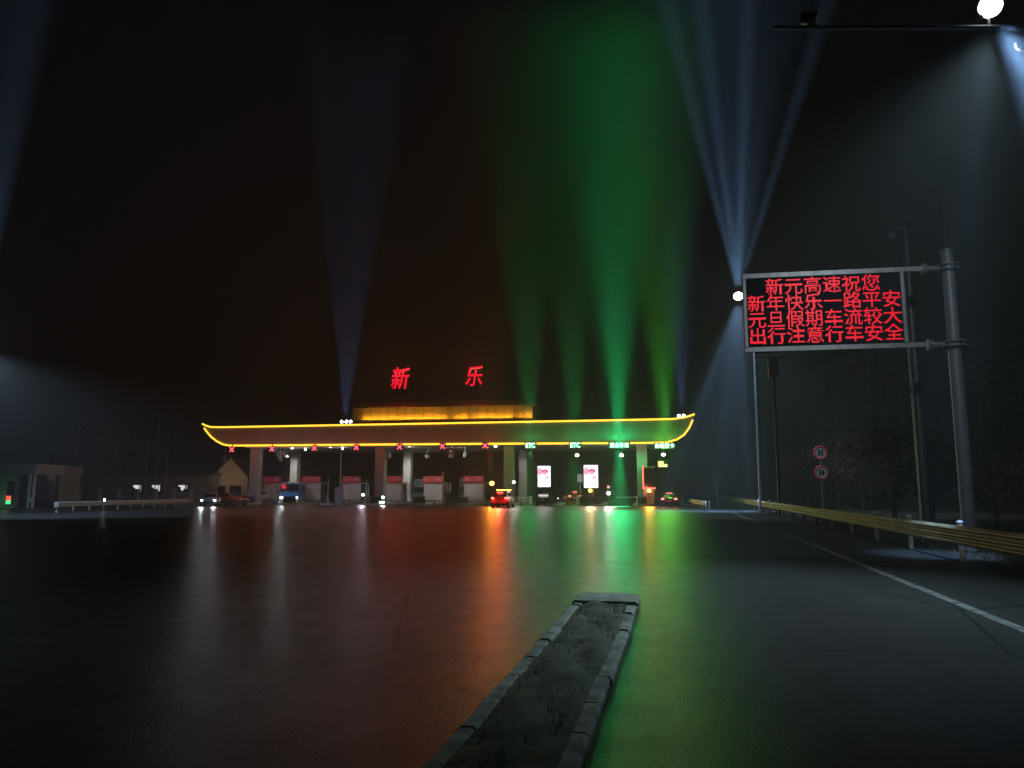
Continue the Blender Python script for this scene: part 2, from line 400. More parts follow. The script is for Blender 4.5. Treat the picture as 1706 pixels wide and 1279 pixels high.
# ------------------------------------------------------------------ the LED message board on its cantilever
D_B = 22.0
pb = gnd(1610, D_B); YB = pb.y
def bx(px, py): p = at(px, py, YB); return p
lb = thing('message_board', 'black LED board with four lines of red Chinese characters on a cantilever pole', 'LED board', (pb.x, YB, 0))
def L(p): return p - Vector((pb.x, YB, 0))
ptop = L(bx(1576, 418)).z
mb = MB().cyl((0, 0, 0), (0, 0, ptop), .19, .17, 20); mb.build('pole', 'grey_paint', lb)
mb = MB().cyl((0, 0, ptop), (0, 0, ptop + .03), .2, .2, 20).cyl((0, 0, ptop + .03), (0, 0, ptop + .1), .05, .03); mb.build('pole_cap', 'grey_paint', lb)
MB().cyl((0, 0, ptop + .1), (0, 0, ptop + 2.3), .012, .006, 6).build('lightning_rod', 'dark_steel', lb)
zt, zb = L(bx(1578, 446)).z, L(bx(1585, 573)).z
xl, xr = L(bx(1243, 500)).x, L(bx(1500, 500)).x
for z in (zt, zb):
    c = MB()
    for q in (-.07, .07): c.cyl((0, 0, z + q - .02), (0, 0, z + q + .02), .34, .34, 20)
    c.cyl((0, 0, z - .05), (0, 0, z + .05), .22, .22, 20)
    for k in range(8): a = k * math.pi / 4; c.cyl((.28*math.cos(a), .28*math.sin(a), z - .12), (.28*math.cos(a), .28*math.sin(a), z + .12), .022, None, 6)
    c.build('flange_collar', 'grey_paint', lb)
    a = MB().cyl((-.25, 0, z), (-.62, 0, z), .085).cyl((-.60, 0, z), (-.66, 0, z), .17, .17, 16).cyl((-.68, 0, z), (-.74, 0, z), .17, .17, 16)
    a.box(xl - .1, -.74, -.07, .07, z - .07, z + .07); a.build('arm', 'steel', lb)
MB().box(xl, xr, -.06, .22, zb + .085, zt - .085).build('board_panel', 'panel_black', lb)
MB().box(xr + .005, xr + .1, -.12, .1, zb + .072, zt - .072).build('board_frame', 'steel', lb)
MB().box(xl - .09, xl - .005, -.12, .1, zb + .072, zt - .072).build('board_frame', 'steel', lb)
MB().box(xl + .2, xl + .9, .02, .2, zb - .11, zb - .075).build('cable_tray', 'steel', lb)
cell = (xr - xl) / 8; H = zt - zb - .26; rowp = H / 4
for k, s in enumerate(('新元高速祝您', '新年快乐一路平安', '元旦假期车流较大', '出行注意行车安全')):
    x0 = xl + (cell if k == 0 else 0) + .015
    dots(s, x0, zb + .13 + (3 - k) * rowp, cell, 24, -.064).build('text_line', 'led_red', lb)
lamp('board_glow', 'AREA', ((xl + xr) / 2, -.2, (zt + zb) / 2), 6, (1, .03, .08), lb, to=(0, -1, 0), size=(cell * 8, 1.8))

# ------------------------------------------------------------------ poles and lamps on the right
p = gnd(1540, 24.5); top = atD(1515, 374, 24.5).z
cp = thing('camera_pole', 'slim dark pole with a dome camera on a short arm, behind the message board', 'pole', p)
MB().cyl((0, 0, 0), (0, 0, top), .15, .12, 16).build('pole', 'dark_steel', cp)
c = atD(1487, 388, 24.5) - p; az = atD(1500, 380, 24.5).z
MB().tube([(-.1, 0, az), (c.x + .05, 0, az + .02), (c.x, 0, az - .03), (c.x, 0, az - .1)], .025).build('arm', 'grey_paint', cp)
MB().ball((c.x, 0, c.z - .02), .13, 12, 1.25).build('dome_camera', 'grey_paint', cp)
MB().tube([(-.19, -.03, .3), (-.19, -.03, top * .55), (-.16, -.03, top * .8)], .012, 6).build('cable', 'white_paint', cp)
MB().tube([(-.215, -.05, .3), (-.205, -.05, zb - .2)], .012, 6).build('cable', 'white_paint', lb)

def street_lamp(label, base, head, D, power, color, angle, aim, r=.14, extra=()):
    z = head.z - .1; h = head - base
    t = thing('street_lamp', label, 'street lamp', base)
    MB().cyl((0, 0, 0), (0, 0, z), r, r * .62, 14).build('pole', 'grey_paint', t)
    MB().cyl((0, 0, 0), (0, 0, .06), r * 2.2).cyl((0, 0, .06), (0, 0, .5), r * 1.25).build('base_plate', 'grey_paint', t)
    d = Vector((h.x, h.y, 0)); 
    MB().tube([(0, 0, z - .25), d * .5 + Vector((0, 0, z + .0)), d + Vector((0, 0, z + .02))], .05).build('arm', 'grey_paint', t)
    hd = MB().cyl(d + Vector((0, 0, z - .03)), d + Vector((0, 0, z + .12)), .30, .2, 16).build('lamp_head', 'dark_steel', t)
    MB().ball(d + Vector((0, 0, z - .06)), .40, 14, .8).build('lamp_lens', 'lampwhite', hd)
    lamp('lamp_light', 'SPOT', d + Vector((0, 0, z - .78)), power, color, t, .25, aim, angle, .6)
    for (to, pw, an) in extra: lamp('lamp_flare', 'SPOT', d + Vector((0, 0, z - .06 + (.5 if to[2] > 0 else -.5))), pw, BLUE, t, .25, to, an, 1)  # added spots that imitate lens flare round the lamp head
    return t
base = gnd(1268, 62); head = atD(1230, 490, 62)
BLUE = (.30, .56, 1)
street_lamp('tall pale lamp post with a lit head, behind the message board\'s left end', base, head, 62, 5000, (.6, .8, 1), 96, (.1, -.1, -1), .2,
   extra=[((-.21, -.1, 1), 480000, 5.5), ((-.09, -.05, 1), 560000, 5), ((.06, -.1, 1), 520000, 5.5), ((.33, -.1, 1), 420000, 5), ((.02, -.1, 1), 70000, 34),
          ((-.40, .1, -1), 240000, 7), ((-.14, .1, -1), 130000, 5), ((.03, .15, -1), 210000, 6), ((-.14, .1, -1), 50000, 40)])
# thin post with a khaki head
p = gnd(1298, 54); a, b = atD(1295, 596, 54).z, atD(1295, 628, 54).z
t = thing('detector_post', 'thin dark post topped by a khaki box, under the message board', 'post', p)
MB().cyl((0, 0, 0), (0, 0, b), .11, .085, 12).build('post', 'dark_steel', t)
MB().box(-.34, .34, -.25, .25, b, a, .08).build('head_box', 'khaki', t)
MB().box(-1.3, 1.2, -.05, .05, a + .002, a + .1).build('cross_arm', 'grey_paint', t)

# the gantry boom overhead at the right, with its strobe lamp and unlit unit
DG = 13.2
p = gnd(1812, DG); zc = atD(1650, 46, DG).z
gb = thing('camera_gantry', 'dark overhead boom carrying a dazzling white lamp at the top right', 'gantry', p)
MB().cyl((0, 0, 0), (0, 0, zc + .4), .2, .15, 16).build('pole', 'dark_steel', gb)
e = atD(1290, 50, DG) - p
MB().cyl((0, 0, zc), (e.x, e.y, zc), .05, .04, 12).build('boom', 'dark_steel', gb)
q = atD(1650, 10, DG) - p
hd = MB().box(q.x - .17, q.x + .17, q.y + .03, q.y + .22, q.z - .16, q.z + .16, .03).cyl((q.x, q.y + .12, zc), (q.x, q.y + .12, q.z - .1), .03).build('strobe_housing', 'dark_steel', gb)
MB().ball((q.x, q.y - .0, q.z), .205, 18).build('strobe_lens', 'lampsoft', hd)
lamp('strobe_light', 'SPOT', Vector((q.x, q.y - .3, zc - .25)), 700, (.8, .92, 1), gb, .2, (.05, 1, -.55), 75, .8)
lamp('strobe_road_light', 'SPOT', Vector((q.x, q.y - .3, zc - .25)), 3600, (.56, .86, 1), gb, .2, (-.50, -.1, -1), 76, 1)
lamp('strobe_flare', 'SPOT', Vector((q.x, q.y + .3, zc - .1)), 12000, BLUE, gb, .15, (.10, .75, -1), 17, 1)  # added spot, as is the next: imitates flare below the strobe
lamp('strobe_flare', 'SPOT', Vector((q.x + .05, q.y - .2, zc - .1)), 170000, BLUE, gb, .15, (.16, -.35, -1), 24, 1)
q = atD(1347, 33, DG) - p
un = MB().cyl((q.x - .12, q.y, q.z + .03), (q.x + .13, q.y - .12, q.z - .05), .10, .13, 6).box(q.x - .03, q.x + .03, q.y, q.y + .06, zc, q.z).build('camera_unit', 'dark_steel', gb)
MB().cyl((q.x + .131, q.y - .12, q.z - .05), (q.x + .15, q.y - .13, q.z - .056), .10, .09, 6).build('camera_window', 'head_off', un)
q = atD(1703, 74, DG) - p
MB().tube([(q.x + .12 * math.cos(a), q.y, q.z + .13 * math.sin(a)) for a in [R(x) for x in range(165, 385, 15)]] + [(q.x + .12, q.y, zc)], .022, 8).build('cable_loop', 'white_paint', gb)

# road signs beyond the rail
D = 66
p = gnd(1370, D)
ts = thing('speed_sign', 'two small round red-rimmed signs, one above the other, beyond the guard rail', 'road sign', p)
z1, z2 = atD(1369, 754, D).z, atD(1371, 787, D).z
MB().cyl((0, 0, 0), (0, 0, z1 + .45), .045).build('post', 'grey_paint', ts)
for z, s in ((z1, '20'), (z2, '5')):
    pl = MB().cyl((0, -.06, z), (0, -.085, z), .60, None, 28).build('sign_plate', 'sign_white', ts)
    rg = MB(); rg.loft([[(r * math.cos(2*math.pi*i/28), yy, z + r * math.sin(2*math.pi*i/28)) for i in range(28)] for r, yy in ((.62, -.08), (.62, -.092), (.44, -.092), (.44, -.08))], cap=False); rg.build('sign_ring', 'sign_red', pl)
    MB().box(-.2, -.04, -.094, -.0905, z - .24, z + .24).box(.05, .2, -.094, -.0905, z - .22, z + .24).build('sign_figure', 'black', pl)
D = 80; p = gnd(1195, D); z0, z1 = atD(1195, 812, D).z, atD(1195, 788, D).z
ts = thing('road_sign', 'small dark green rectangular sign on a thin post past the rail end', 'road sign', p)
MB().cyl((0, 0, 0), (0, 0, z1 - .05), .05).build('post', 'grey_paint', ts)
MB().box(-.35, .35, -.11, -.06, z0, z1, .015).build('sign_plate', 'sign_green', ts)

# ------------------------------------------------------------------ the canopy
cn = thing('toll_canopy', 'wide toll plaza canopy with upturned ends outlined in amber light strips', 'canopy', (0, YC, 0))
def cx(px, py): q = at(px, py, YC); return (q.x, q.z)
UPX = [(338, 706), (344, 709), (352, 711.3), (372, 711.6), (700, 705.8), (1000, 700.4), (1120, 698), (1140, 695.5), (1157, 690)]
LOX = [(341, 713), (346, 720), (353, 728), (362, 735), (372, 740), (381, 742), (395, 742.2), (740, 739.6), (1080, 737.8), (1110, 737), (1128, 732), (1140, 724), (1148, 713), (1154, 699.5)]
up = [cx(*q) for q in UPX]; lo = [cx(*q) for q in LOX]
def dense(P, n=3):
    o = []
    for i in range(len(P) - 1):
        for k in range(n): t = k / n; o.append((P[i][0] + (P[i+1][0] - P[i][0]) * t, P[i][1] + (P[i+1][1] - P[i][1]) * t))
    return o + [P[-1]]
mid = [(u[0], u[1] - .12) for u in up]; lin = [(l[0], l[1] + .10) for l in lo]
MB().prism(mid + lin[::-1], 0, 15).build('fascia_body', 'fascia', cn)
zs = lin[6][1]
MB().box(lin[6][0] + 1, lin[9][0] - 1, .25, 14.8, zs - .35, zs - .02).build('soffit', 'soffit', cn)
for P, nm in ((up, 'top'), (lo, 'bottom')):
    MB().tube([(x, -.14, z) for x, z in P], .1, 8).build('light_strip', 'strip', cn)
MB().box(up[2][0] + 2, up[6][0] - 1, -.001 + .06, 14.9, mid[3][1] - .02, mid[3][1] + .05).build('roof_deck', 'roof_dark', cn) if False else None
lamp('strip_glow', 'AREA', ((up[0][0] + up[-1][0]) / 2, -1.2, up[4][1] + .5), 90, (1, .42, .06), cn, to=(0, -.6, 1), size=(56, .5))
lamp('strip_glow', 'AREA', ((up[0][0] + up[-1][0]) / 2, -1.2, lo[7][1] + 1), 38, (1, .5, .2), cn, to=(0, 1, .15), size=(56, .5))
# raised tiled roof with wash lights at its foot
ZR = at(740, 703, YC + 3).z
def rx(px, py, dy): q = at(px, py, YC + dy); return q
ra, rb = rx(586, 699, 3.5), rx(887, 695, 3.5); rc, rd = rx(600, 671, 7.5), rx(880, 667, 7.5)
rf = thing('tiled_roof', 'raised tiled roof glowing orange above the middle of the canopy', 'roof', (0, YC, 0))
l = lambda q: (q.x, q.y - YC, q.z)
zf = min(ra.z, rb.z) + .0
A, B, Cc, Dd = (ra.x, 3.5, zf), (rb.x, 3.5, zf), (rb.x - .6, 7.2, rd.z), (ra.x + .6, 7.2, rc.z)
ztop = (rc.z + rd.z) / 2
A, B, Cc, Dd = (ra.x, 3.5, zf), (rb.x, 3.5, zf), (rb.x - .5, 6.6, ztop), (ra.x + .5, 6.6, ztop)
A2, B2 = (ra.x, 10, zf), (rb.x, 10, zf)
hw_ = (ztop - zf) * .58
W0, W1 = (ra.x, 3.5, zf), (rb.x, 3.5, zf); W2, W3 = (rb.x, 3.75, zf + hw_), (ra.x, 3.75, zf + hw_)
E0, E1, E2, E3 = (ra.x, 10, zf), (rb.x, 10, zf), (rb.x, 10, zf + hw_), (ra.x, 10, zf + hw_)
MB().add([W0, W1, W2, W3, E0, E1, E2, E3], [(0, 1, 2, 3), (1, 5, 6, 2), (5, 4, 7, 6), (4, 0, 3, 7)]).build('lit_wall', 'roof_tile', rf)
T2, T3 = (rb.x - .7, 6.6, ztop), (ra.x + .7, 6.6, ztop)
M1, M0, M2, M3 = (rb.x + .25, 3.6, zf + hw_ + .004), (ra.x - .25, 3.6, zf + hw_ + .004), (rb.x + .25, 10.2, zf + hw_ + .004), (ra.x - .25, 10.2, zf + hw_ + .004)
MB().add([M0, M1, T2, T3, M2, M3], [(0, 1, 2, 3), (1, 4, 2), (0, 3, 5), (5, 3, 2, 4), (0, 5, 4, 1)]).build('roof_slope', 'roof_tile', rf)
MB().box(ra.x + .5, rb.x - .5, 6.4, 6.8, ztop + .01, ztop + .16, .04).build('ridge', 'roof_dark', rf)
MB().box(ra.x + .2, rb.x - .2, 3.9, 9.8, mid[4][1] - .1, zf - .05).build('roof_base', 'roof_dark', rf)
MB().box(ra.x - .2, rb.x + .2, 2.0, 3.45, zf - .42, zf - .3).build('gutter_shelf', 'roof_dark', rf)
segs = [(603, 616), (618, 640), (641, 665), (666, 690), (691, 715), (716, 742), (756, 778), (788, 812), (813, 832), (833, 852), (864, 872), (876, 887)]
for a, b in segs:
    xa, xb = at(a, 698, YC + 3).x, at(b, 698, YC + 3).x
    MB().box(xa + .05, xb - .05, 2.9, 3.06, zf - .298, zf - .2).build('wash_light', 'dark_steel', rf)
    lamp('wash_glow', 'AREA', ((xa + xb) / 2, 3.12, zf - .05), 21 * (xb - xa), (1, .46, .035), rf, to=(0, .75, .65), size=(xb - xa, .12))
# the two roof characters
for ch, (x0, y0, x1, y1), lab in (('新', (651, 611, 683, 648), 'large red glowing character on legs above the roof, the left of two'),
                                  ('乐', (775, 609, 804, 643), 'large red glowing character on legs above the roof, the right of two')):
    dy = 7.0
    q0, q1 = at(x0, y1, YC + dy), at(x1, y0, YC + dy)
    t = thing('roof_character', lab, 'roof sign', ((q0.x + q1.x) / 2, YC + dy, ztop + .2), 0, 'roof characters')
    hw = (q1.x - q0.x) / 2; zz0, zz1 = q0.z - ztop - .2, q1.z - ztop - .2
    vs, fs = text_fit(ch, -hw, hw, zz0, zz1, .004, .16, .1)
    MB().add(vs, fs).build('character_face', 'char_red', t)
    fr = MB()
    for sx in (-hw * .6, hw * .6): fr.box(sx - .05, sx + .05, .14, .24, -.6, zz1 - .3)
    fr.box(-hw, hw, .14, .24, zz0 + .5, zz0 + .6).box(-hw, hw, .14, .24, zz1 - .7, zz1 - .6); fr.build('support_frame', 'dark_steel', t)
    lamp('character_glow', 'AREA', (0, -.25, (zz0 + zz1) / 2), 420, (1, .07, .04), t, to=(0, -1, .5), size=(hw * 2, 2.4))

# floodlights on the canopy edge
def floods(label, pxs, py, flare_spots, xoff=0):
    c = at(sum(pxs) / len(pxs), py, YC + .9)
    z0 = c.z - .45
    t = thing('floodlight_cluster', label, 'floodlight', (c.x, YC + .9, z0), 0, 'floodlights on the canopy edge')
    W = MB(); 
    xs = [at(q, py, YC + .9).x - c.x for q in pxs]
    W.box(min(xs) - .2, max(xs) + .2, -.05, .05, .05, .13).box(-.06, .06, -.06, .06, -.7, .05); W.build('bracket', 'dark_steel', t)
    for x in xs:
        h = MB().box(x - .19, x + .19, -.05, .18, .25, .6, .03).box(x - .03, x + .03, -.02, .04, .13, .25).build('floodlight', 'dark_steel', t)
        MB().cyl((x, -.052, .43), (x, -.075, .43), .17, .16, 16).build('lens', 'lampwhite', h)
    for to, pw, an in flare_spots: lamp('flood_flare', 'SPOT', (0, -.4, .5), pw, (.26, .46, 1), t, .3, to, an, 1)  # added spots drawing blue flare streaks in the haze
    return t
floods('three white floodlights on the canopy edge at the left foot of the tiled roof', (569.5, 577.5, 584.5), 702,
   [((-.06, -.15, 1), 110000, 6), ((.03, .04, 1), 60000, 5), ((.15, -.08, 1), 95000, 6), ((.03, -.05, 1), 60000, 20), ((-.02, -.3, -1), 120000, 18)])
floods('two white floodlights on the canopy edge at its right upturned end', (1131, 1139), 692.5,
   [((0, -.15, 1), 130000, 6), ((.07, -.15, 1), 90000, 5), ((-.06, -.15, 1), 80000, 5), ((0, -.25, 1), 40000, 24), ((0.02, -.3, -1), 90000, 16)])

# columns on the islands
def column(x, y, wd, label, h):
    t = thing('canopy_column', label, 'column', (x, y, 0), 0, 'columns under the canopy')
    MB().box(-wd/2, wd/2, -wd/2, wd/2, .9, h, .04).build('shaft', 'column', t)
    MB().box(-wd/2 - .1, wd/2 + .1, -wd/2 - .1, wd/2 + .1, 0, .9, .05).build('plinth', 'concrete', t)
    return t
XI = [at(px, 740, YC).x for px in (352, 419, 488, 558, 629, 701, 772, 845, 920, 994, 1069, 1145)]   # toll islands
XL = [at(px, 740, YC).x for px in (386, 453, 523, 593, 666, 737, 808, 883, 958, 1031, 1107)]        # lanes
hz = zs - .36
for k, nm in ((1, 'dark square canopy column, leftmost of the front row'), (4, 'dark square canopy column, second of the front row from the left'),
              (7, 'square canopy column, third of the front row, beside the red car'), (10, 'square canopy column, rightmost of the front row, beside the red L-shaped light')):
    column(XI[k], YC + 1.4, 1.15, nm, hz)
for k, nm in ((1, 'pale lit canopy column standing behind the blue minibus'), (4, 'pale lit canopy column standing left of the grey box truck'),
              (7, 'rear canopy column in green light, left of the first bright poster'), (10, 'rear canopy column behind the red L-shaped light')):
    column(XI[k], YC + 12.4, 1.05, nm, hz)
    lamp('column_wash', 'SPOT', (XI[k] + 1.3, YC + 8.2, hz - .15), 1300 if k < 5 else 400, (1, .97, .9), cn, .1, (-.3, .9, -1), 80, .8).location.y -= YC

# toll islands
isl = thing('toll_island', 'concrete toll island with a dark rounded nose, leftmost of the row', 'traffic island', (XI[0], YC, 0), 0, 'toll islands')
def nose(x0, x1, y0, y1, h):
    n = 9; P = [(x0, y1), (x1, y1)]; c = (x0 + x1) / 2; r = (x1 - x0) / 2
    P += [(c + r * math.cos(a), y0 + r - r * math.sin(a) * 1.4) for a in [math.pi * i / n for i in range(n + 1)]]
    return MB().loft([[(x, y, -.01) for x, y in P], [(x, y, h - .04) for x, y in P], [(c + (x - c) * .95, y, h) for x, y in P]], smooth=False)
nose(-1.05, 1.05, -2, 24, .24).build('island_slab', 'concrete', isl)
mb = nose(-.6, .6, -1.2, .2, 1.0); mb.build('crash_block', 'black', isl)
names = ['second', 'third', 'fourth', 'fifth', 'sixth', 'seventh', 'eighth', 'ninth', 'tenth', 'eleventh', 'twelfth']
for k, x in enumerate(XI[1:]):
    dup(isl, (x, YC, 0), 0, f'concrete toll island with a dark rounded nose, {names[k]} of the row from the left')

# toll booths with red headers
def booth(x, label, red='booth_red'):
    t = thing('toll_booth', label, 'toll booth', (x, YC + 6.2, .24), 0, 'toll booths with red headers')
    MB().box(-.85, .85, 0, 3.2, 0, 1.0, .03).build('lower_wall', 'booth', t)
    fr = MB()
    for sx in (-.82, .82):
        for sy in (.03, 1.6, 3.17): fr.box(sx - .05, sx + .05, sy - .03, sy + .03, 1.0, 2.3)
    fr.build('window_frame', 'booth', t)
    MB().box(-.78, .78, .06, 3.14, 1.0, 2.3).build('glazing', 'glass', t)
    MB().box(-.95, .95, -.15, 3.3, 2.3, 2.5, .03).build('roof', 'booth', t)
    hp = MB().box(-1.3, 1.3, -.5, -.38, 2.45, 3.25, .02).box(-1.3, 1.3, -.35, -.2, 2.42, 2.5).build('header_sign', red, t)
    MB().box(-.95, -.7, -.504, -.502, 2.72, 2.98).box(.35, .6, -.504, -.502, 2.72, 2.98).box(.68, .95, -.504, -.502, 2.74, 2.94).build('header_mark', 'sign_white', hp)
    MB().box(-1.24, 1.24, -.32, -.18, .3, 2.42).build('front_panel', 'booth', t)
    MB().box(-.95, -.55, -.35, -.325, 1.9, 2.2).build('notice', 'sign_white', t)
    return t
ordn = ['leftmost, beside the blue minibus', 'second from the left, right of the blue minibus', 'third from the left, beside the glittering posts', 'fourth from the left, between two columns', 'fifth from the left, right of the grey box truck', 'sixth from the left, behind the pale box truck']
b0 = booth(XI[1], 'grey booth with red header, ' + ordn[0])
for k in range(1, 6): dup(b0, (XI[1 + k], YC + 6.2, .24), 0, 'grey booth with red header, ' + ordn[k])
for k in range(1, 7): lamp('booth_wash', 'AREA', (XI[k], 4.6, 4.6), 6, (1, .95, .9), cn, to=(0, .35, -1), size=(1.5, .3))

# plainer booths in the green lanes with poster screens on stands
def poster(x, y, px0, py0, px1, py1, label):
    a, b = at(px0, py1, y), at(px1, py0, y); hw = (b.x - a.x) / 2
    t = thing('poster_screen', label, 'screen', ((a.x + b.x) / 2, y, .24), 0, 'bright poster screens on toll islands')
    z0, z1 = a.z - .24, b.z - .24
    MB().box(-hw - .05, hw + .05, .01, .2, z0 - .05, z1 + .05, .01).build('casing', 'dark_steel', t)
    MB().box(-.35, .35, .03, .19, 0, z0 - .05).build('stand', 'dark_steel', t)
    MB().box(-hw, hw, -.01, .008, z0, z1).build('display', 'screen', t)
    W, H = hw * 2, z1 - z0
    def blob(cx_, cz, r, sx, sz, m, y_, n=18):
        mb = MB(); vs = [(0 + cx_, y_, cz)] + [(cx_ + r * sx * math.cos(2*math.pi*i/n) * (1 + .12 * math.sin(5*i*.7)), y_, cz + r * sz * math.sin(2*math.pi*i/n)) for i in range(n)]
        vs = [(max(-hw + .01, min(hw - .01, a)), b, max(z0 + .01, min(z1 - .01, c))) for a, b, c in vs]
        return mb.add(vs, [(0, i + 1, (i + 1) % n + 1) for i in range(n)])
    mb = blob(-hw * .65, z1 - H * .27, H * .12, 1, 1.5, None, -.014); mb.build('pink_patch', 'poster_rose', t)
    mb = blob(hw * .15, z1 - H * .26, H * .13, 1.3, .8, None, -.016); mb.build('pink_patch', 'poster_pink', t)
    mb = blob(hw * .1, z1 - H * .36, H * .1, .9, .9, None, -.018); mb.build('pink_patch', 'poster_rose', t)
    mb = blob(0, z1 - H * .53, H * .12, 2.0, .75, None, -.013); mb.build('pink_patch', 'poster_rose', t)
    mb = blob(-hw * .2, z1 - H * .5, H * .11, 1.6, .8, None, -.019); mb.build('pale_patch', 'screen', t)
    lamp('screen_glow', 'AREA', (0, -.12, (z0 + z1) / 2), 40, (1, .85, .92), t, to=(0, -1, -.1), size=(W, H))
    return t
poster(XI[8] + 0, YC - .5, 896, 776, 917, 811, 'bright pink and white poster screen, left of two, above a dark car')
poster(XI[9] + 0, YC - .5, 973, 774.5, 996, 812.5, 'bright pink and white poster screen, right of two, over an amber lamp')

# kiosk outlined by the red L-shaped tube
t = thing('card_booth', 'narrow ticket booth with a red L-shaped light tube by the rightmost column', 'booth', (XI[10], YC - 1.2, .24))
q0, q1, q2 = at(1071, 776, YC - 1.45), at(1071.5, 813, YC - 1.45), at(1092.5, 813.5, YC - 1.45)
ww = q2.x - q0.x
ox = q0.x - XI[10]
MB().box(ox, ox + ww * .9, 0, 2.0, 0, q1.z - .35, .03).build('lower_wall', 'booth', t)
MB().box(ox + .04, ox + ww * .86, .04, 1.9, q1.z - .35, q0.z - .5).build('glazing', 'glass', t)
MB().box(ox - .08, ox + ww * .95, -.1, 2.1, q0.z - .5, q0.z - .3, .02).build('roof', 'booth', t)
MB().tube([(ox, -.25, q0.z - .24), (ox, -.25, q1.z - .3), (ox + .06, -.25, q1.z - .24), (ox + ww, -.25, q1.z - .24)], .07).build('light_tube', 'tube_red', t)
lamp('tube_glow', 'POINT', (ox + .3, -.6, 1.8), 60, (1, .1, .06), t, .3)
# LED fee display, yellow lines
a, b = at(1096.5, 779, YC - .2), at(1112, 766.5, YC - .2)
t = thing('fee_display', 'black overhead display with two short yellow lit lines, in the rightmost lane', 'display', ((a.x + b.x) / 2, YC - .2, a.z))
hw, hh = (b.x - a.x) / 2 + .1, b.z - a.z
MB().box(-hw, hw, .02, .2, -.06, hh + .06, .01).box(-.04, .04, .06, .14, hh + .05, zs - .36 - a.z).build('casing', 'black', t)
MB().box(-hw + .12, -hw + .72, 0, .018, hh - .42, hh - .1).build('text_bar', 'led_yellow', t)
MB().box(-hw + .12, hw - .12, 0, .018, .08, .40).build('text_bar', 'led_yellow', t)

# lane signals
ordn = ['leftmost of seven', 'second of seven from the left', 'third of seven from the left', 'middle one of seven', 'fifth of seven from the left', 'sixth of seven from the left', 'rightmost of seven']
def housing(t, w_, h_):
    MB().box(-w_, w_, .02, .26, -h_, h_, .02).build('housing', 'black', t)
    MB().box(-.05, .05, .1, .18, h_, h_ + .5).build('hanger', 'dark_steel', t)
XPY = (747.5, 746.5, 745, 744, 743, 742, 741)
cr0 = None
for k in range(7):
    q = at((386, 453, 523.5, 593.5, 665.5, 737, 808)[k], XPY[k] + 1.2, YC - .75)
    lab = 'red cross lane signal hanging under the canopy edge, ' + ordn[k]
    if cr0 is None:
        cr0 = thing('lane_signal', lab, 'lane signal', q, 0, 'red cross lane signals')
        housing(cr0, .37, .37); mb = MB()
        for s in (-1, 1):
            a = .27
            for (x0, z0, x1, z1) in ((-a, -a * s, a, a * s),):
                d = Vector((x1 - x0, 0, z1 - z0)).normalized(); nrm = Vector((-d.z, 0, d.x)) * .05
                yv = -.004 if s > 0 else -.010
                P = [Vector((x0, yv, z0)) + nrm, Vector((x1, yv, z1)) + nrm, Vector((x1, yv, z1)) - nrm, Vector((x0, yv, z0)) - nrm]
                mb.add(P + [p_ + Vector((0, .016, 0)) for p_ in P], [(0, 1, 2, 3), (7, 6, 5, 4), (0, 4, 5, 1), (1, 5, 6, 2), (2, 6, 7, 3), (3, 7, 4, 0)])
        mb.build('cross', 'cross_red', cr0)
        lamp('cross_glow', 'POINT', (0, -1.6, .2), 70, (1, .04, .05), cr0, .25)
    else: dup(cr0, q, 0, lab)
GREEN = (.03, 1, .22); GREEN2 = (.10, 1, .10)
for k, (s, x0, x1, py, lab, g, pw) in enumerate((
   ('ETC', 876, 891.5, 740.5, 'green lit lane sign reading ETC, the left of two', GREEN, .55), ('ETC', 950, 966.5, 740, 'green lit lane sign reading ETC, the right of two', GREEN, .6),
   ('混合车道', 1015.5, 1047.5, 740, 'green lit lane sign with four characters, third green sign from the left', (.01, 1, .26), 2.6), ('自助发卡', 1091.5, 1123.5, 741, 'green lit lane sign with four characters, rightmost under the canopy', (.14, 1, .08), 1.5))):
    q = at((x0 + x1) / 2, py + 1.2, YC - .75); hw = (at(x1, py, YC - .75).x - at(x0, py, YC - .75).x) / 2
    t = thing('lane_sign', lab, 'lane sign', q, 0, 'green lane signs')
    housing(t, hw + .15, .34)
    vs, fs = text_fit(s, -hw, hw, -.28, .28, .02 if k < 2 else .014, 0, .01); MB().add(vs, fs).build('lettering', 'led_green', t)
    lamp('sign_glow', 'POINT', (0, -.7, 0), 300 * pw, g, t, .3)
    lamp('sign_face_light', 'SPOT', (0, -1.0, 0), 900 * pw, g, t, .4, (0, -1, -.05), 50, 1)
    flare_rays = {0: ((-.3, -.05, .5), (.4, .04, .35)), 1: ((-.3, -.06, .5), (.4, .03, .4)), 2: ((-.8, -.13, .55), (-.3, -.03, 1.0), (.2, .03, .85), (.8, .12, .4)), 3: ((-.7, -.06, .5), (.1, .0, .6), (.8, .07, .35))}[k]
    for q_, tx, f in flare_rays:  # added narrow spots that imitate the green flare above the sign
        lamp('sign_flare', 'SPOT', (q_ * hw, -1.0, .2), 66000 * pw * f, g, t, .4, (tx, (-.16, .03, -.07, -.24)[int(q_ * 10) % 4], 1), 8.5, 1)
    lamp('sign_flare', 'SPOT', (0, -1.0, .2), 150000 * pw, g, t, .4, (0, -.03, 1), 24, 1)  # added wide spot for the base of the flare
    lamp('sign_flare', 'SPOT', (0, -1.0, 0), (80000, 80000, 90000, 4000)[k] * pw, g, t, .4, (0, -.3, -1), 26, 1)  # added downward spot for the green flare veil

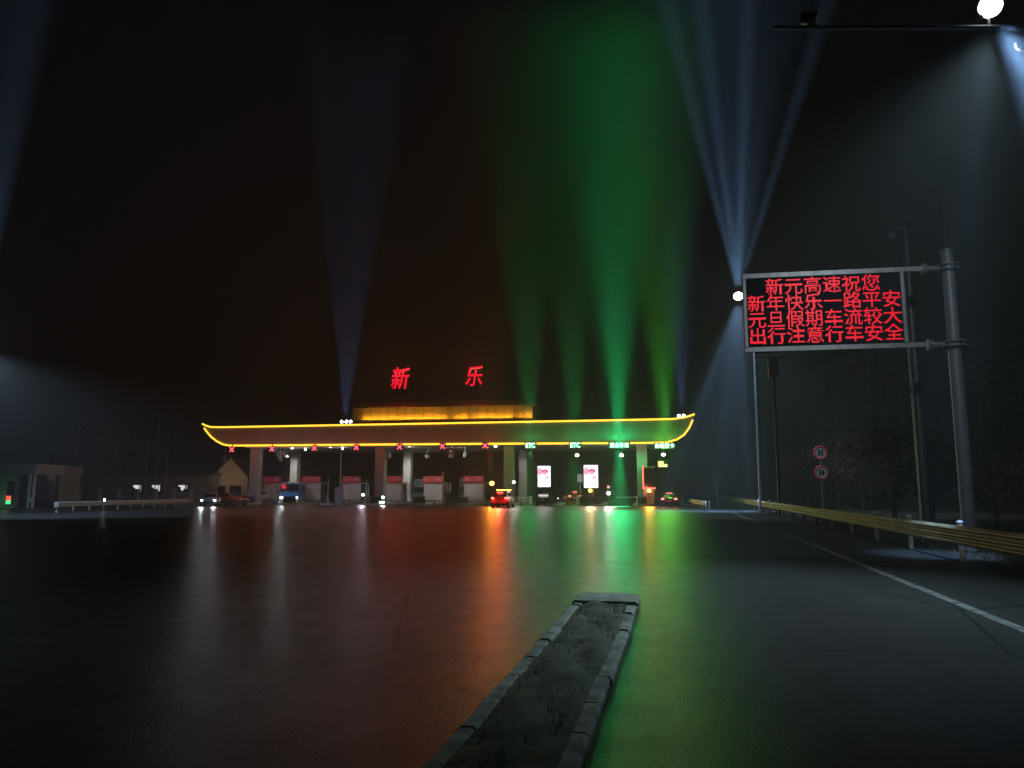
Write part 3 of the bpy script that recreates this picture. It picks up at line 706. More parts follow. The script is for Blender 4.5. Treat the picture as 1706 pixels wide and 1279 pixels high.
# small fittings under the canopy
def downlight(px, py, label, y=YC + 2, m='lampwarm', r=.16, pw=60):
    q = at(px, py, y)
    t = thing('downlight', label, 'lamp', q, 0, 'lamps under the canopy')
    MB().cyl((0, 0, .0), (0, 0, .22), r * 1.1, r * .6, 12).cyl((0, 0, .22), (0, 0, max(.3, hz - q.z)), .03).build('shade', 'dark_steel', t)
    MB().ball((0, -.03, 0), r, 12, .8).build('bulb', m, t)
    lamp('bulb_light', 'POINT', (0, -.1, -r - .1), pw, (1, .9, .75) if m == 'lampwarm' else (.9, .95, 1), t, .12)
for px, py, nm in ((432, 749, 'leftmost of the white row'), (461, 743.5, 'just right of the second red cross'), (487, 746, 'third from the left, beside the grey duct'), (509, 748.5, 'left of the third red cross'), (551, 744, 'right of the third red cross'), (571, 747, 'left of the fourth red cross'), (682, 742, 'right of the fifth red cross'), (826, 744, 'right of the last red cross')):
    downlight(px, py, 'small white lamp under the canopy, ' + nm, YC + 2, 'lampwhite', .11, 26)
for px, py, nm in ((961.5, 758, 'under the right ETC sign'), (1035.5, 758, 'under the third green sign'), (1105, 757, 'under the rightmost green sign')):
    downlight(px, py, 'round warm lamp hanging ' + nm, YC + .3, 'lampwarm', .24, 120)
def ptz(px, py, label):
    q = at(px, py, YC + 3)
    t = thing('dome_camera', label, 'camera', q, 0, 'dome cameras under the canopy')
    MB().ball((0, 0, 0), .3, 12).build('dome', 'grey_paint', t)
    MB().cyl((0, 0, .25), (0, 0, hz - q.z), .06).cyl((0, 0, .2), (0, 0, .35), .33, .2).build('mount', 'grey_paint', t)
for px, py, nm in ((374, 768, 'leftmost, near the gable'), (467, 765, 'beside the grey duct box'), (648, 760, 'right of the second front column'), (712, 760, 'left of the hanging signal'), (775, 759, 'right of the hanging signal')):
    ptz(px, py, 'grey dome camera hanging under the canopy, ' + nm)
q = at(751, 755, YC + .5)
t = thing('traffic_signal', 'vertical two-lamp traffic signal hanging between the fifth and last red crosses', 'traffic light', q)
MB().box(-.28, .28, .02, .3, -.5, .55, .03).build('housing', 'black', t)
MB().box(-.36, -.3, 0, .2, -.6, hz - q.z).box(.3, .36, 0, .2, -.6, hz - q.z).build('hanger', 'steel', t)
for z in (-.28, .25): MB().cyl((0, .02, z), (0, -.02, z), .13, None, 14).build('lens', 'window_dim', t)
q = at(883, 756, YC + .5)
t = thing('traffic_signal', 'small faintly glowing traffic signal hanging below the left ETC sign', 'traffic light', q)
MB().box(-.24, .24, .02, .28, -.45, .45, .03).box(-.04, .04, .1, .18, .45, hz - q.z).build('housing', 'black', t)
MB().cyl((0, .02, .1), (0, -.02, .1), .13, None, 14).build('lens', 'window_dim', t)  # lens given a faint glow though the signal is off
q = at(470, 757, YC + 9)
t = thing('duct_box', 'pale greenish metal box hung under the canopy beside a lit column', 'box', q)
MB().box(-.75, .75, -.3, .4, -.35, .4, .03).box(-.5, -.42, 0, .08, .4, hz - q.z).box(.42, .5, 0, .08, .4, hz - q.z).build('box_shell', 'white_paint', t)
a, b = at(572, 752, YC + 8), at(567, 797, YC + 8)
t = thing('lamp_pole', 'thin white pole standing behind the blue flare streak, between two red crosses', 'pole', (b.x, YC + 8, .24))
MB().cyl((0, 0, 0), (.0, 0, a.z - .24), .07, .05).build('pole', 'white_paint', t)
MB().cyl((0, 0, 0), (0, 0, .05), .2).build('base_plate', 'white_paint', t)

# ------------------------------------------------------------------ things standing on the islands
def banded_post(px, D_, h, label, m='reflect_yellow', r=.09, grp='banded reflective posts'):
    p = gnd(px, D_)
    t = thing('bollard', label, 'bollard', p, 0, grp)
    MB().cyl((0, 0, 0), (0, 0, h), r).cyl((0, 0, 0), (0, 0, .04), r * 2).build('post', 'black', t)
    n = max(3, int(h / .28)); mb = MB()
    for i in range(n): z = h * (i + .35) / n; mb.cyl((0, 0, z), (0, 0, z + h / n * .5), r + .006)
    mb.build('reflective_band', m, t)
banded_post(737.5, 93, 4.0, 'tall yellow banded post beside the white cabinet')
for px, h, nm in ((610, 3.0, 'left one of the glittering pair beside the second front column'), (614.5, 2.3, 'right one of the glittering pair beside the second front column'), (672, 2.6, 'left of the grey box truck, outer one'), (677, 2.5, 'left of the grey box truck, inner one'), (546.5, 3.1, 'right of the second toll booth'), (806, 2.4, 'left of the amber beacon'), (1063.5, 1.9, 'left of the red L-shaped light')):
    banded_post(px, 91, h, 'white banded reflective post, ' + nm, 'reflector', .08)
def beacon(px, py, D_, label, m, pw, color, r=.16, streak=None):
    q = atD(px, py, D_)
    t = thing('warning_beacon', label, 'beacon', (q.x, q.y, 0), 0, 'beacons and marker lamps on the islands')
    MB().cyl((0, 0, 0), (0, 0, q.z - r), .06).box(-.18, .18, -.1, .1, q.z - r - .1, q.z - r + .02, .02).build('post', 'dark_steel', t)
    MB().ball((0, -.05, q.z), r, 12).build('lamp_lens', m, t)
    lamp('beacon_light', 'SPOT', (0, -.3, q.z), pw, color, t, .15, (0, -1, -.02), 150, .5)
q = atD(819.5, 800, 86); lamp('beacon_flare', 'SPOT', (q.x, q.y - YC - .8, q.z), 30000, (1, .28, .03), cn, .2, (0, -.12, 1), 22, 1)  # added upward spot imitating an orange flare streak
beacon(819.5, 805, 86, 'glowing amber beacon left of the red car', 'amber', 1700, (1, .3, .02), .26)
beacon(856, 803, 87, 'small white lamp right of the red car', 'head', 300, (1, .85, .8), .17)
beacon(983.5, 817, 86, 'amber lamp under the right poster screen', 'amber', 900, (1, .5, .15), .2)
beacon(1081.5, 817.5, 85, 'amber lamp under the red L-shaped light', 'amber', 900, (1, .42, .05), .2)
beacon(1013.5, 811, 88, 'small red marker lamp between the right poster and the third green sign', 'tail_hot', 200, (1, .2, .1), .14)
beacon(1014, 821.5, 85, 'white post lamp standing in for vehicle lights, right of the right poster', 'head', 700, (.9, 1, .95), .2)  # post lamp added in place of a vehicle's lit front
beacon(605, 824, 90, 'small violet-white lamp on an island nose beside the glittering posts', 'head', 250, (.9, .85, 1), .16)
# twin ground lamp with its pool of light
p = gnd(637, 89)
t = thing('marker_lamp', 'low twin white marker lamp lighting two patches of road', 'lamp', p)
MB().box(-.3, .3, -.1, .12, 0, .5, .02).box(-.05, .3, -.12, .1, .5, 1.1, .02).build('body', 'white_paint', t)
MB().box(-.28, .28, -.13, -.101, .25, .45).box(.0, .28, -.145, -.121, .8, 1.05).build('lens', 'head', t)
for s in (-1, 1): lamp('marker_light', 'SPOT', (s * .2, -.3, .5), 500, (1, .93, .85), t, .05, (s * .5, -1, -.28), 30, .6)
p = gnd(746, 88); q = atD(746, 812, 88)
t = thing('control_cabinet', 'pale square cabinet on a dark stand beside the tall yellow banded post', 'cabinet', p)
MB().box(-.32, .32, -.2, .2, q.z - .45, q.z + .45, .02).build('cabinet_box', 'white_paint', t)
MB().box(-.42, .42, -.28, .28, q.z - .52, q.z - .453).build('shelf', 'steel', t)
MB().box(-.28, .28, -.2, .2, 0, q.z - .52, .02).build('stand', 'dark_steel', t)
p = gnd(565, 91)
t = thing('control_cabinet', 'plain grey cabinet with a small mast, between the second and third booths', 'cabinet', p)
MB().box(-.45, .45, -.25, .25, 0, 2.1, .03).build('cabinet_box', 'booth', t)
MB().cyl((.1, 0, 2.1), (.1, 0, 2.6), .04).build('mast', 'white_paint', t)
p = gnd(966, 86); q = atD(966, 796, 86)
t = thing('ticket_display', 'small warm lit panel on a post left of the right poster screen', 'display', p)
MB().box(-.3, .3, -.06, .1, q.z - .5, q.z + .45, .02).build('panel', 'dark_steel', t)
MB().box(-.25, .25, -.075, -.061, q.z - .45, q.z + .4).build('display', 'window_dim', t)
MB().cyl((0, 0, 0), (0, 0, q.z - .5), .07).build('post', 'dark_steel', t)
def cone(px, D_, label):
    t = thing('traffic_cone', label, 'traffic cone', gnd(px, D_), 0, 'cones on the island noses')
    MB().cyl((0, 0, .03), (0, 0, .75), .19, .04, 12).build('cone', 'booth_red', t); MB().box(-.24, .24, -.24, .24, 0, .04).build('base', 'black', t)
    MB().cyl((0, 0, .32), (0, 0, .5), .126, .088, 12).build('band', 'reflector', t)
for px, D_, nm in ((441, 86, 'left of the blue minibus'), (533, 86, 'before the second toll booth'), (548, 87, 'right of the second toll booth'), (583, 86.5, 'before the third toll booth'), (664, 86, 'before the fourth toll booth'), (724, 87, 'left of the white cabinet'), (868, 86, 'left of the dark car'), (945, 86, 'left of the warm lit panel')):
    cone(px, D_, 'small red and white traffic cone ' + nm)
for px, nm in ((768, 'left one of two right of the white cabinet'), (793, 'right one of two right of the white cabinet')):
    t = thing('crowd_barrier', 'dark slatted crowd barrier, ' + nm, 'barrier', gnd(px, 88), 0, 'crowd barriers')
    mb = MB().box(-.8, .8, -.02, .02, .95, 1.0).box(-.8, .8, -.02, .02, .2, .25)
    for i in range(11): mb.box(-.8 + i * .157, -.77 + i * .157, -.015, .015, .0 if i in (0, 10) else .2, .98)
    mb.build('barrier_frame', 'steel', t); MB().box(-.6, -.5, -.3, .3, 0, .04).box(.5, .6, -.3, .3, 0, .04).build('foot', 'dark_steel', t)
# barrier arms in the green lanes
def barrier(px, D_, label, ln=2.6):
    p = gnd(px, D_)
    t = thing('barrier_gate', label, 'barrier', p, 0, 'lane barriers')
    MB().box(-.18, .18, -.18, .18, 0, 1.05, .03).build('cabinet', 'white_paint', t)
    MB().box(-ln, -.1, -.25, -.19, .82, .92).build('boom', 'reflector', t)
barrier(962, 97, 'white lowered barrier arm behind the right ETC lane'); barrier(1062, 96, 'white lowered barrier arm behind the third green lane'); barrier(884, 96, 'white lowered barrier arm behind the left ETC lane')

# ------------------------------------------------------------------ vehicles (x across, front towards -y)
paints = {}
def paint(name, c, metal=.2):
    m, t, p = node_mat(name); p.inputs['Base Color'].default_value = (*c, 1); p.inputs['Roughness'].default_value = .28
    p.inputs['Metallic'].default_value = metal; p.inputs['Coat Weight'].default_value = .6
    n = t.nodes.new('ShaderNodeTexNoise'); n.inputs['Scale'].default_value = 3; r = t.nodes.new('ShaderNodeMapRange')
    r.inputs[3].default_value = .22; r.inputs[4].default_value = .42; t.links.new(n.outputs[0], r.inputs[0]); t.links.new(r.outputs[0], p.inputs['Roughness'])
    M[name] = m
for n_, c_ in (('paint_white', (.6, .6, .6)), ('paint_red', (.35, .02, .02)), ('paint_black', (.02, .02, .022)), ('paint_orange', (.40, .08, .02)), ('paint_blue', (.05, .22, .55)), ('paint_greyblue', (.10, .15, .18)), ('paint_silver', (.35, .36, .37))): paint(n_, c_)
def section(hw, z0, z1, y, k=.12):
    return [(-hw + k, y, z0), (hw - k, y, z0), (hw, y, z0 + k), (hw, y, z1 - k), (hw - k, y, z1), (-hw + k, y, z1), (-hw, y, z1 - k), (-hw, y, z0 + k)]
def wheels(t, xs, ys, r, m='head_off'):
    for y in ys:
        for s in (-1, 1):
            x = s * xs
            wh = MB().cyl((x - s * .11, y, r), (x + s * .11, y, r), r, None, 20).build('wheel', 'tyre', t)
            MB().cyl((x + s * .105, y, r), (x + s * .118, y, r), r * .62, r * .55, 14).build('rim', m, wh)
def car(label, loc, rz, pm, lights='off', suv=False, head='head', tail='tail'):
    t = thing('parked_car' if lights == 'off' else 'car', label, 'car', loc, rz)
    h = .25 if suv else 0
    S = [(-2.25, .62, .42, .66), (-2.12, .80, .30, .76), (-1.5, .88, .24, .90), (-.6, .9, .22, .96), (.9, .9, .22, .98), (1.7, .88, .25, 1.0), (2.12, .82, .34, .98), (2.25, .68, .44, .88)]
    MB().loft([section(a, b, c + h * .6, y) for y, a, b, c in S]).build('body', pm, t)
    T = [(-1.0, .74, .95, 1.0), (-.35, .66, .95, 1.38), (.2, .64, .95, 1.46), (.9, .64, .95, 1.44), (1.4 + h, .66, .95, 1.25 + h * .6), (1.95, .70, .95, 1.02)]
    cab = MB().loft([section(a, b + h * .5, c + h, y, .08 if c > 1.1 else .02) for y, a, b, c in T]); cab.build('cabin', pm, t)
    zz = h
    MB().add([(-.66, -1.02, 1.0 + zz * .9), (.66, -1.02, 1.0 + zz * .9), (.58, -.40, 1.37 + zz), (-.58, -.40, 1.37 + zz)], [(0, 1, 2, 3)]).build('windscreen', 'glass', t)
    MB().add([(-.60, 2.0, 1.04 + zz * .8), (.60, 2.0, 1.04 + zz * .8), (.56, 1.45 + h, 1.265 + zz * .8), (-.56, 1.45 + h, 1.265 + zz * .8)], [(0, 1, 2, 3)]).build('rear_window', 'glass', t)
    for s in (-1, 1):
        MB().add([(s * .735, -.72, 1.02 + zz), (s * .735, 1.5, 1.02 + zz), (s * .675, 1.1, 1.35 + zz), (s * .675, -.25, 1.35 + zz)], [(0, 1, 2, 3)]).build('side_window', 'glass', t)
        MB().box(s * .92 - .09, s * .92 + .09, -.62, -.5, .98 + zz * .8, 1.1 + zz * .8, .02).build('wing_mirror', pm, t)
        on_h, on_t = lights in ('front', 'both'), lights in ('rear', 'both')
        MB().ball((s * .62, -2.14, .66 + h * .3), .15, 12, .6).build('headlight', head if on_h else 'head_off', t)
        MB().box(s * .68 - .15, s * .68 + .15, 2.1, 2.275, .74 + h * .6, .9 + h * .6, .02).build('tail_light', tail if on_t else 'tail_off', t)
        if on_h: lamp('headlight_beam', 'SPOT', (s * .62, -2.45, .66), 260, (.8, .9, 1), t, .1, (0, -1, -.16), 45, .8)
        if on_t: lamp('tail_glow', 'POINT', (s * .68, 2.5, .85), 25, (1, .06, .05), t, .1)
    MB().box(-.24, .24, 2.262, 2.285, .56, .68).build('number_plate', 'sign_white', t)
    MB().box(-.55, .55, -2.275, -2.2, .4, .58, .02).build('grille', 'black', t)
    if lights in ('rear', 'both'): MB().box(-.3, .3, 1.78, 1.9, 1.40 + zz * .4, 1.45 + zz * .4).build('brake_bar', 'tail_hot', t)
    wheels(t, .80, (-1.38, 1.38), .32); return t
P = gnd(352, 84); car('pale car turning with both headlights lit, in front of the gable house', P, R(24), 'paint_silver', 'front')
P = gnd(385, 90); car('orange-red car passing behind the pale car with lit headlights', P, R(75), 'paint_orange', 'off')
P = gnd(427, 98); t = car('white car waiting just right of the leftmost front column', P, R(0), 'paint_white', 'off', True)
P = gnd(838.5, 78); t = car('red car with brake lights lit, waiting at the middle lane', P, R(180), 'paint_red', 'rear', True, tail='tail_hot')
MB().box(-.75, .75, -.4, -.25, 1.72, 1.79, .02).build('roof_light_bar', 'amber', t)
lamp('brake_streak', 'SPOT', (0, 2.6, 1.1), 1500, (1, .08, .03), t, .3, (0, 1, 0), 120, .6)
P = gnd(908, 88); car('dark car in shadow below the left poster screen', P, R(180), 'paint_black', 'off')
P = gnd(926.5, 98); car('dark car facing forward with bright headlights, close right of the left poster', P, R(-6), 'paint_black', 'front', True)
P = gnd(1118, 84); t = car('low car with red tail lights leaving by the rightmost lane', P, R(172), 'paint_black', 'rear', False, tail='tail_hot')
# red lit truck lamp cluster over the dark car
q = atD(920, 806, 92)
def minibus(label, loc, rz, pm, hgt, wid, lit):
    t = thing('minibus', label, 'minibus', loc, rz)
    w2 = wid / 2; z0 = .35
    S = [(-2.9, w2 * .9, z0 + .1, hgt * .55), (-2.8, w2 * .97, z0, hgt * .62), (-2.45, w2, z0, hgt * .95), (-2.1, w2, z0, hgt), (2.8, w2, z0, hgt), (2.9, w2 * .95, z0 + .1, hgt * .97)]
    MB().loft([section(a, b, c, y, .1) for y, a, b, c in S], smooth=False).build('body', pm, t)
    MB().box(-w2 * .96, w2 * .96, -2.1, 2.8, hgt + .002, hgt + .07, .02).build('roof_edge', 'white_paint', t)
    MB().add([(-w2 * .86, -2.83, hgt * .62), (w2 * .86, -2.83, hgt * .62), (w2 * .88, -2.475, hgt * .93), (-w2 * .88, -2.475, hgt * .93)], [(0, 1, 2, 3)]).build('windscreen', 'glass', t)
    for s in (-1, 1):
        MB().add([(s * (w2 + .006), -2.2, hgt * .58), (s * (w2 + .006), 2.5, hgt * .58), (s * (w2 + .006), 2.5, hgt * .88), (s * (w2 + .006), -2.1, hgt * .88)], [(0, 1, 2, 3)]).build('side_window', 'glass', t)
        MB().box(s * w2 * .66 - .22, s * w2 * .66 + .22, -2.96, -2.86, .74, .95, .02).build('headlight', 'head' if lit else 'head_off', t)
        MB().box(s * (w2 + .13) - .08, s * (w2 + .13) + .08, -2.7, -2.6, hgt * .55, hgt * .68, .02).build('wing_mirror', 'black', t)
        if lit: lamp('headlight_beam', 'SPOT', (s * w2 * .66, -3.2, .85), 420, (.85, .97, 1), t, .1, (0, -1, -.12), 90, .8)
    MB().box(-w2 * .35, w2 * .35, -2.93, -2.88, .74, .92).build('grille_light', 'led_blue' if lit else 'black', t)
    MB().box(-w2 * .95, w2 * .95, -3.0, -2.75, .32, .6, .04).build('bumper', 'white_paint', t)
    wheels(t, w2 - .12, (-1.8, 1.8), .38); return t
lamp('vehicle_fill', 'AREA', (XL[1] + .9, -7, 5.5), 70, (.95, .97, 1), cn, to=(0, 1.5, -1), size=(2, .4))  # added fill without a fixture, brightens the blue minibus
for k in (4, 5): lamp('vehicle_fill', 'AREA', (XL[k] + .6, 2, 6.4), 110, (.95, 1, .97), cn, to=(0, 1.2, -1), size=(2, .4))  # the same added fill for the two box trucks
def lane_at(k, y): return Vector((XL[k], y, 0))
minibus('blue minibus facing out with its headlights lit, in the second closed lane', lane_at(1, YC + 5) + Vector((.75, 0, 0)), R(14), 'paint_blue', 2.65, 2.6, True)
t = car('dark car with lit red tail lights, between the two bright posters', lane_at(8, YC + 20) + Vector((-1.6, 0, 0)), R(180), 'paint_black', 'rear', True, tail='tail_hot')
def truck(label, loc, rz, hgt):
    t = thing('box_truck', label, 'truck', loc, rz)
    MB().box(-1.1, 1.1, -1.2, 3.6, .75, hgt, .04).build('cargo_box', 'paint_greyblue', t)
    MB().box(-1.06, 1.06, -1.15, 3.55, hgt + .002, hgt + .06, .01).build('roof_edge', 'white_paint', t)
    S = [(-2.7, .9, .45, 1.35), (-2.6, .98, .4, 1.45), (-2.25, 1.0, .4, 2.2), (-1.3, 1.0, .4, 2.3)]
    MB().loft([section(a, b, c, y, .08) for y, a, b, c in S], smooth=False).build('cab', 'paint_greyblue', t)
    MB().add([(-.85, -2.62, 1.47), (.85, -2.62, 1.47), (.88, -2.29, 2.12), (-.88, -2.29, 2.12)], [(0, 1, 2, 3)]).build('windscreen', 'glass', t)
    for s in (-1, 1):
        MB().box(s * .66 - .2, s * .66 + .2, -2.76, -2.68, .8, .98, .02).build('headlight', 'head_off', t)
        MB().box(s * 1.12 - .06, s * 1.12 + .06, -2.55, -2.45, 1.5, 1.9, .02).build('wing_mirror', 'black', t)
    MB().box(-.98, .98, -2.8, -2.64, .4, .7, .03).build('bumper', 'white_paint', t)
    MB().box(-.45, .45, -1, 3.5, .5, .74).build('chassis', 'black', t)
    wheels(t, .9, (-1.9, 2.5), .4); return t
truck('grey-blue box truck waiting in the fifth closed lane, beside a lit column', lane_at(4, YC + 10.5), R(6), 3.1)
truck('grey-blue box truck waiting in the sixth closed lane, behind the white cabinet', lane_at(5, YC + 14), R(8), 3.3)
P = gnd(1009, 110); 
# ------------------------------------------------------------------ left side: gatehouse, office, gable house, fence, flagpoles
def house(name, label, cat, D_, pl, pr, ptop, depth, m, roof='flat'):
    a, b = gnd(pl, D_), gnd(pr, D_); d = (b - a); W = d.length; hgt = atD((pl + pr) / 2, ptop, D_).z
    t = thing(name, label, cat, a, math.atan2(d.y, d.x))
    return t, W, hgt
t, W, Hh = house('gatehouse', 'small pale gatehouse with a flat roof and white pillars at the far left', 'gatehouse', 74, -40, 57, 773, 4, 'gate_wall')
MB().box(0, W, 0, 5, Hh - .95, Hh - .1, .05).build('roof_slab', 'gate_wall', t)
MB().box(-.1, W + .1, -.1, 5.1, Hh - .1, Hh, .02).build('roof_edge', 'white_paint', t)
MB().box(0.2, W * .56, .6, 4.8, 0, Hh - .96).build('wall', 'gate_wall', t)
for xx in (W - .18, W - .62): MB().box(xx - .1, xx + .1, .1, .32, 0, Hh - .96, .02).build('pillar', 'white_paint', t)
MB().box(W * .57, W - .8, 1.6, 4.8, 0, Hh - .96).build('glazing', 'glass', t)
wn = MB().box(.6, 1.9, .56, .597, 1.0, 2.3).box(2.6, 3.3, .56, .597, .9, 2.6).build('window', 'glass', t)
xs = (gnd(12, 74) - t.location).length
sc_ = MB().box(xs - .3, xs + .3, .3, .42, .35, 1.25, .02).build('screen_casing', 'black', t)
MB().box(xs - .24, xs + .24, .285, .299, .75, 1.2).build('screen_top', 'screen_red', sc_); MB().box(xs - .24, xs + .24, .285, .299, .4, .745).build('screen_bottom', 'screen_green', sc_)
lamp('screen_glow', 'POINT', (xs, -.3, .8), 8, (.1, 1, .3), t, .2)
t, W, Hh = house('guard_shed', 'dim low shed beside the gatehouse with an open dark doorway', 'shed', 80, 59, 97, 775, 4, 'wall')
MB().box(-.1, W + .1, -.2, 4.2, Hh - 1.0, Hh, .05).build('roof', 'wall', t)
MB().box(0, W * .12, 0, 4, 0, Hh - 1.0).box(W * .68, W, 0, 4, 0, Hh - 1.0).box(W * .12, W * .68, 1.2, 4, 0, Hh - 1.0).build('wall', 'wall', t)
MB().box(W * .2, W * .6, 1.16, 1.19, 0, 2.1).build('door', 'black', t)
t, W, Hh = house('office_building', 'long dark office building with three brightly lit windows behind the fence', 'building', 102, 150, 335, 792, 8, 'wall')
MB().box(0, W, 0, 8, 0, Hh, .02).build('wall', 'wall', t)
MB().box(-.3, W + .3, -.3, 8.3, Hh + .002, Hh + .3, .05).build('roof', 'roof_dark', t)
for k, (p0, p1, y0, y1) in enumerate(((222, 238, 808, 825), (253, 269, 808, 823), (297, 315, 808, 818))):
    x0, x1 = [(gnd(q, 102) - t.location).length for q in (p0, p1)]; z0, z1 = atD(p0, y1, 102).z, atD(p0, y0, 102).z
    f_ = MB().box(x0 - .1, x1 + .1, -.05, -.001, max(.3, z0 - .1), z1 + .1).build('window', 'black', t)
    w_ = x1 - x0
    MB().add([(x0, -.056, z1), (x0 + w_ * .45, -.056, z1), (x0 + w_ * .62, -.056, z1), (x0 + w_ * .62, -.056, z0 + (z1 - z0) * .5), (x0 + w_ * .35, -.056, z0), (x0 + w_ * .25, -.056, z0 + .2), (x0 + w_ * .22, -.056, z1 - (z1 - z0) * .3), (x0, -.056, z1 - (z1 - z0) * .2)], [tuple(range(8))]).build('pane', 'window_lit', f_)
    MB().box(x0 + w_ * .7, x0 + w_ * .84, -.058, -.052, z0 + (z1 - z0) * .35, z1).build('pane', 'window_lit' if k == 1 else 'window_dim', f_)
t, W, Hh = house('gable_house', 'house with a warm-lit pointed gable behind the canopy\'s left end', 'house', 108, 345, 412, 795, 8, 'gable')
zr = atD(382, 763, 108).z
MB().prism([(0, 0), (W, 0), (W, Hh), (W * .55, zr), (0, Hh - .5)], 0, 9).build('wall', 'gable', t)
MB().add([(-.4, -.4, Hh - .75), (W * .55, -.4, zr + .15), (W * .55, 9.4, zr + .15), (-.4, 9.4, Hh - .75), (W + .4, -.4, Hh - .2), (W + .4, 9.4, Hh - .2)], [(0, 1, 2, 3), (1, 4, 5, 2)]).build('roof', 'roof_dark', t)
MB().box(W * .15, W * .45, -.04, -.002, .9, 2.4).box(W * .55, W * .85, -.04, -.002, .9, 2.4).build('window', 'glass', t)
lamp('gable_lamp', 'SPOT', (W * .6, -6, 3.0), 240, (1, .7, .45), t, .2, (0, 1, .25), 75, .8)
fe = thing('boundary_fence', 'low boundary wall with square piers behind the left guard rail', 'fence')
fa, fb = gnd(62, 84), gnd(345, 96)
N_ = 10
for i in range(N_):
    p = fa.lerp(fb, i / (N_ - 1)); MB().box(-.25, .25, -.25, .25, 0, 1.9, .03).build('pier', 'wall', fe, p)
d = fb - fa; ang = math.atan2(d.y, d.x)
o = MB().box(0, d.length, -.1, .1, 0, .5).build('base_wall', 'wall', fe, fa); o.rotation_euler.z = ang
mb = MB().box(0, d.length, -.02, .02, 1.5, 1.55).box(0, d.length, -.02, .02, .65, .7)
k = 0.
while k < d.length: mb.box(k, k + .03, -.012, .012, .5, 1.6); k += .16
o = mb.build('bars', 'dark_steel', fe, fa); o.rotation_euler.z = ang
for px, py, nm in ((240, 728, 'left and shorter'), (258, 700, 'middle and tallest'), (275, 729, 'right and shorter')):
    p = gnd(px, 98); z = atD(px, py, 98).z
    t = thing('flagpole', f'bare white flagpole in front of the office, {nm} one of three', 'flagpole', p, 0, 'flagpoles')
    MB().cyl((0, 0, 0), (0, 0, z), .07, .04).build('pole', 'steel', t)
    MB().ball((0, 0, z + .06), .09, 8).build('finial', 'white_paint', t); MB().cyl((0, 0, 0), (0, 0, .15), .3).build('base', 'concrete', t)
# lamp just out of the picture on the left, whose light reaches in
base = gnd(-88, 48); head = atD(-36, 560, 48)
street_lamp('lit lamp post by the gatehouse side of the plaza', base, head, 48, 7000, (.5, .72, 1), 110, (.1, .75, -1), .2, extra=[((.03, 0, 1), 110000, 12), ((.09, 0, 1), 60000, 8), ((.06, 0, -1), 70000, 14)])

# ------------------------------------------------------------------ apartment blocks far behind on the right
def apartments(pl, pr, ptop, D_, label, fl):
    a, b = gnd(pl, D_), gnd(pr, D_); d = b - a; W = d.length; hgt = atD(pl, ptop, D_).z
    t = thing('apartment_block', label, 'apartment block', a, math.atan2(d.y, d.x), 'apartment blocks in the dark')
    MB().box(0, W, 0, 14, 0, hgt).build('wall', 'apt', t)
    MB().box(-.3, W + .3, -.3, 14.3, hgt + .003, hgt + .8).box(W * .35, W * .6, 4, 9, hgt + .8, hgt + 3.5).build('roof', 'apt', t)
    n = max(3, int(W / 4.5)); proto = None
    for i in range(n):
        MB().box(W * (i + .02) / n, W * (i + .14) / n, -.5, -.003, 0, hgt - .5).build('pilaster', 'apt', t)
        for k in range(fl):
            x, z = W * (i + .58) / n, hgt * (k + .5) / fl
            if proto is None:
                proto = MB().box(-.9, .9, -.04, -.002, -.8, .8).build('window', 'glass', t, (x, 0, z))
            else:
                c = proto.copy(); col.objects.link(c); c.parent = t; c.location = (x, 0, z)
apartments(1376, 1448, 620, 190, 'dark apartment block below the message board, left of three', 14)
apartments(1450, 1545, 585, 170, 'dark apartment block behind the camera pole, middle of three', 16)
apartments(1612, 1720, 575, 180, 'dark apartment block right of the board\'s pole', 14)

# ------------------------------------------------------------------ trees and shrubs: limbs, twigs and small dry leaves
def tree(name, label, cat, loc, h, spread, nl, leaf, group, th=.28, bare=.5):
    t = thing(name, label, cat, loc, random.uniform(0, 6), group)
    tr = MB(); tips = []
    bend = [Vector((random.uniform(-.1, .1) * h * k, random.uniform(-.1, .1) * h * k, h * k)) for k in (0, .33 * th / .28, .6, .82)]
    bend[0] = Vector((0, 0, -.05)); r0 = h * .022 + .03
    tr.tube(bend, 0, 8, [r0, r0 * .8, r0 * .5, r0 * .2])
    for i in range(nl):
        f = random.uniform(th, .95); k = f * .82 / .82
        b = bend[1].lerp(bend[3], max(0, (f - th) / (1 - th)))
        a = random.uniform(0, 6.283); ln = spread * random.uniform(.6, 1.05) * (1.15 - .75 * f)
        e = b + Vector((math.cos(a) * ln, math.sin(a) * ln, ln * random.uniform(.45, 1.1)))
        m_ = b.lerp(e, .5) + Vector((0, 0, -.06 * ln))
        tr.tube([b, m_, e], 0, 5, [r0 * .3, r0 * .2, r0 * .06]); tips += [(m_, e), (b.lerp(m_, .5), e)]
        for q in range(3):
            s = m_.lerp(e, random.random()); a2 = a + random.uniform(-1.3, 1.3); l2 = ln * random.uniform(.3, .6)
            e2 = s + Vector((math.cos(a2) * l2, math.sin(a2) * l2, l2 * random.uniform(.2, 1)))
            tr.tube([s, e2], 0, 4, [r0 * .12, r0 * .04]); tips.append((s, e2))
    tr.build('trunk', 'bark', t)
    cr = MB()
    for s, e in tips:
        for q in range(leaf):
            c = s.lerp(e, random.random()) + Vector([random.gauss(0, .09 * spread) for _ in range(3)])
            d = Vector([random.gauss(0, 1) for _ in range(3)]).normalized(); n_ = d.orthogonal().normalized()
            L_ = random.uniform(.1, .34) * (.5 + spread * .18)
            wd = L_ * (.10 if random.random() < bare else .42)
            cr.add([c - n_ * wd * .3, c + d * L_ * .5 - n_ * wd, c + d * L_, c + d * L_ * .5 + n_ * wd], [(0, 1, 2, 3)])
    cr.build('crown', 'twig' if bare > .4 else 'leaf', t); return t
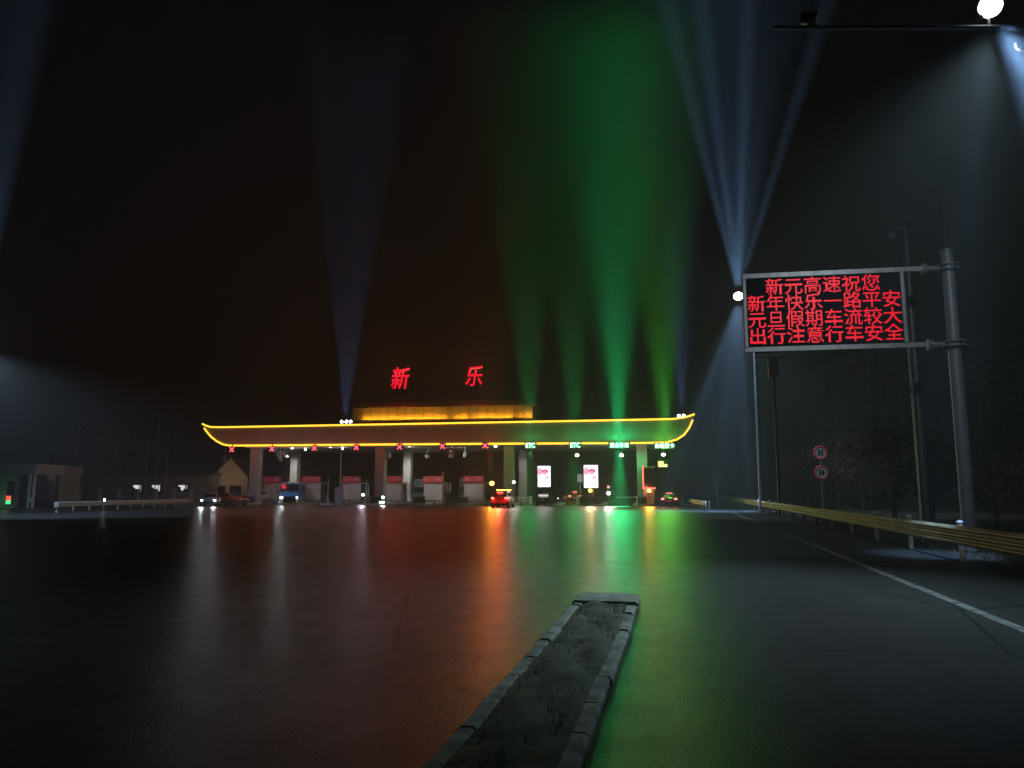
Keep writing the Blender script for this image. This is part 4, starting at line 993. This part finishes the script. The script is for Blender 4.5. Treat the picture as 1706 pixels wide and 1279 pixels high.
tree('bare_tree', 'broad bare winter tree behind the fence beside the gatehouse', 'tree', gnd(132, 92), 10.5, 4.4, 46, 26, 'trees left of the plaza')
tree('bare_tree', 'small bare winter tree between the gatehouse and the broad tree', 'tree', gnd(88, 100), 7.0, 3.2, 30, 22, 'trees left of the plaza')
tree('bare_tree', 'dim bare tree standing behind the office building', 'tree', gnd(205, 118), 9.0, 3.8, 32, 20, 'trees left of the plaza')
rt = [(1345, 74, 5.4, 3.0, 'low scrubby tree left of the round red signs'), (1398, 76, 7.8, 3.6, 'scrubby tree just right of the round red signs'), (1440, 68, 7.2, 3.3, 'twiggy tree between the round signs and the camera pole'), (1488, 40, 5.6, 3.0, 'twiggy tree close left of the camera pole'), (1550, 46, 5.6, 2.6, 'twiggy tree between the camera pole and the board pole'), (1655, 36, 3.2, 2.2, 'low dark bush right of the board pole'), (1720, 30, 3.0, 2.2, 'low dark bush at the right edge')]
for px, D_, h, s, nm in rt: tree('scrub_tree', nm, 'tree', gnd(px, D_), h, s, 40, 11, 'scrub beyond the right guard rail', .12, .8)
# rough grass of the verge
mb = MB()
for k in range(9000):
    v = 3 + random.random() ** 1.4 * 60; u = RAILU + .5 + random.random() ** 1.3 * 12
    c = road(u, v, -.02); a = random.uniform(0, 6.28); h = random.uniform(.06, .3); d = Vector((math.cos(a), math.sin(a), 0)); tt = d.cross(Vector((0, 0, 1))) * .012
    mb.add([c - tt, c + tt, c + d * h * .5 + Vector((0, 0, h))], [(0, 1, 2)])
tag(mb.build('verge_grass', 'leaf'), 'rough dry grass on the dark verge behind the right guard rail', 'grass', kind='stuff')

# ------------------------------------------------------------------ the night haze
m = bpy.data.materials.new('night_haze'); m.use_nodes = True; t = m.node_tree; t.nodes.clear()
vo = t.nodes.new('ShaderNodeVolumePrincipled'); vo.inputs['Density'].default_value = HAZE; vo.inputs['Color'].default_value = (.85, .88, .9, 1); vo.inputs['Anisotropy'].default_value = 0.1
ou = t.nodes.new('ShaderNodeOutputMaterial'); t.links.new(vo.outputs[0], ou.inputs['Volume'])
hz_ = MB().box(-470, 470, -470, 470, -1.2, 58).build('haze', m); hz_['kind'] = 'stuff'; hz_['label'] = 'thin night haze lit by the lamps'; hz_['category'] = 'haze'  # box raised far above the roofs so the added flare spots fade out
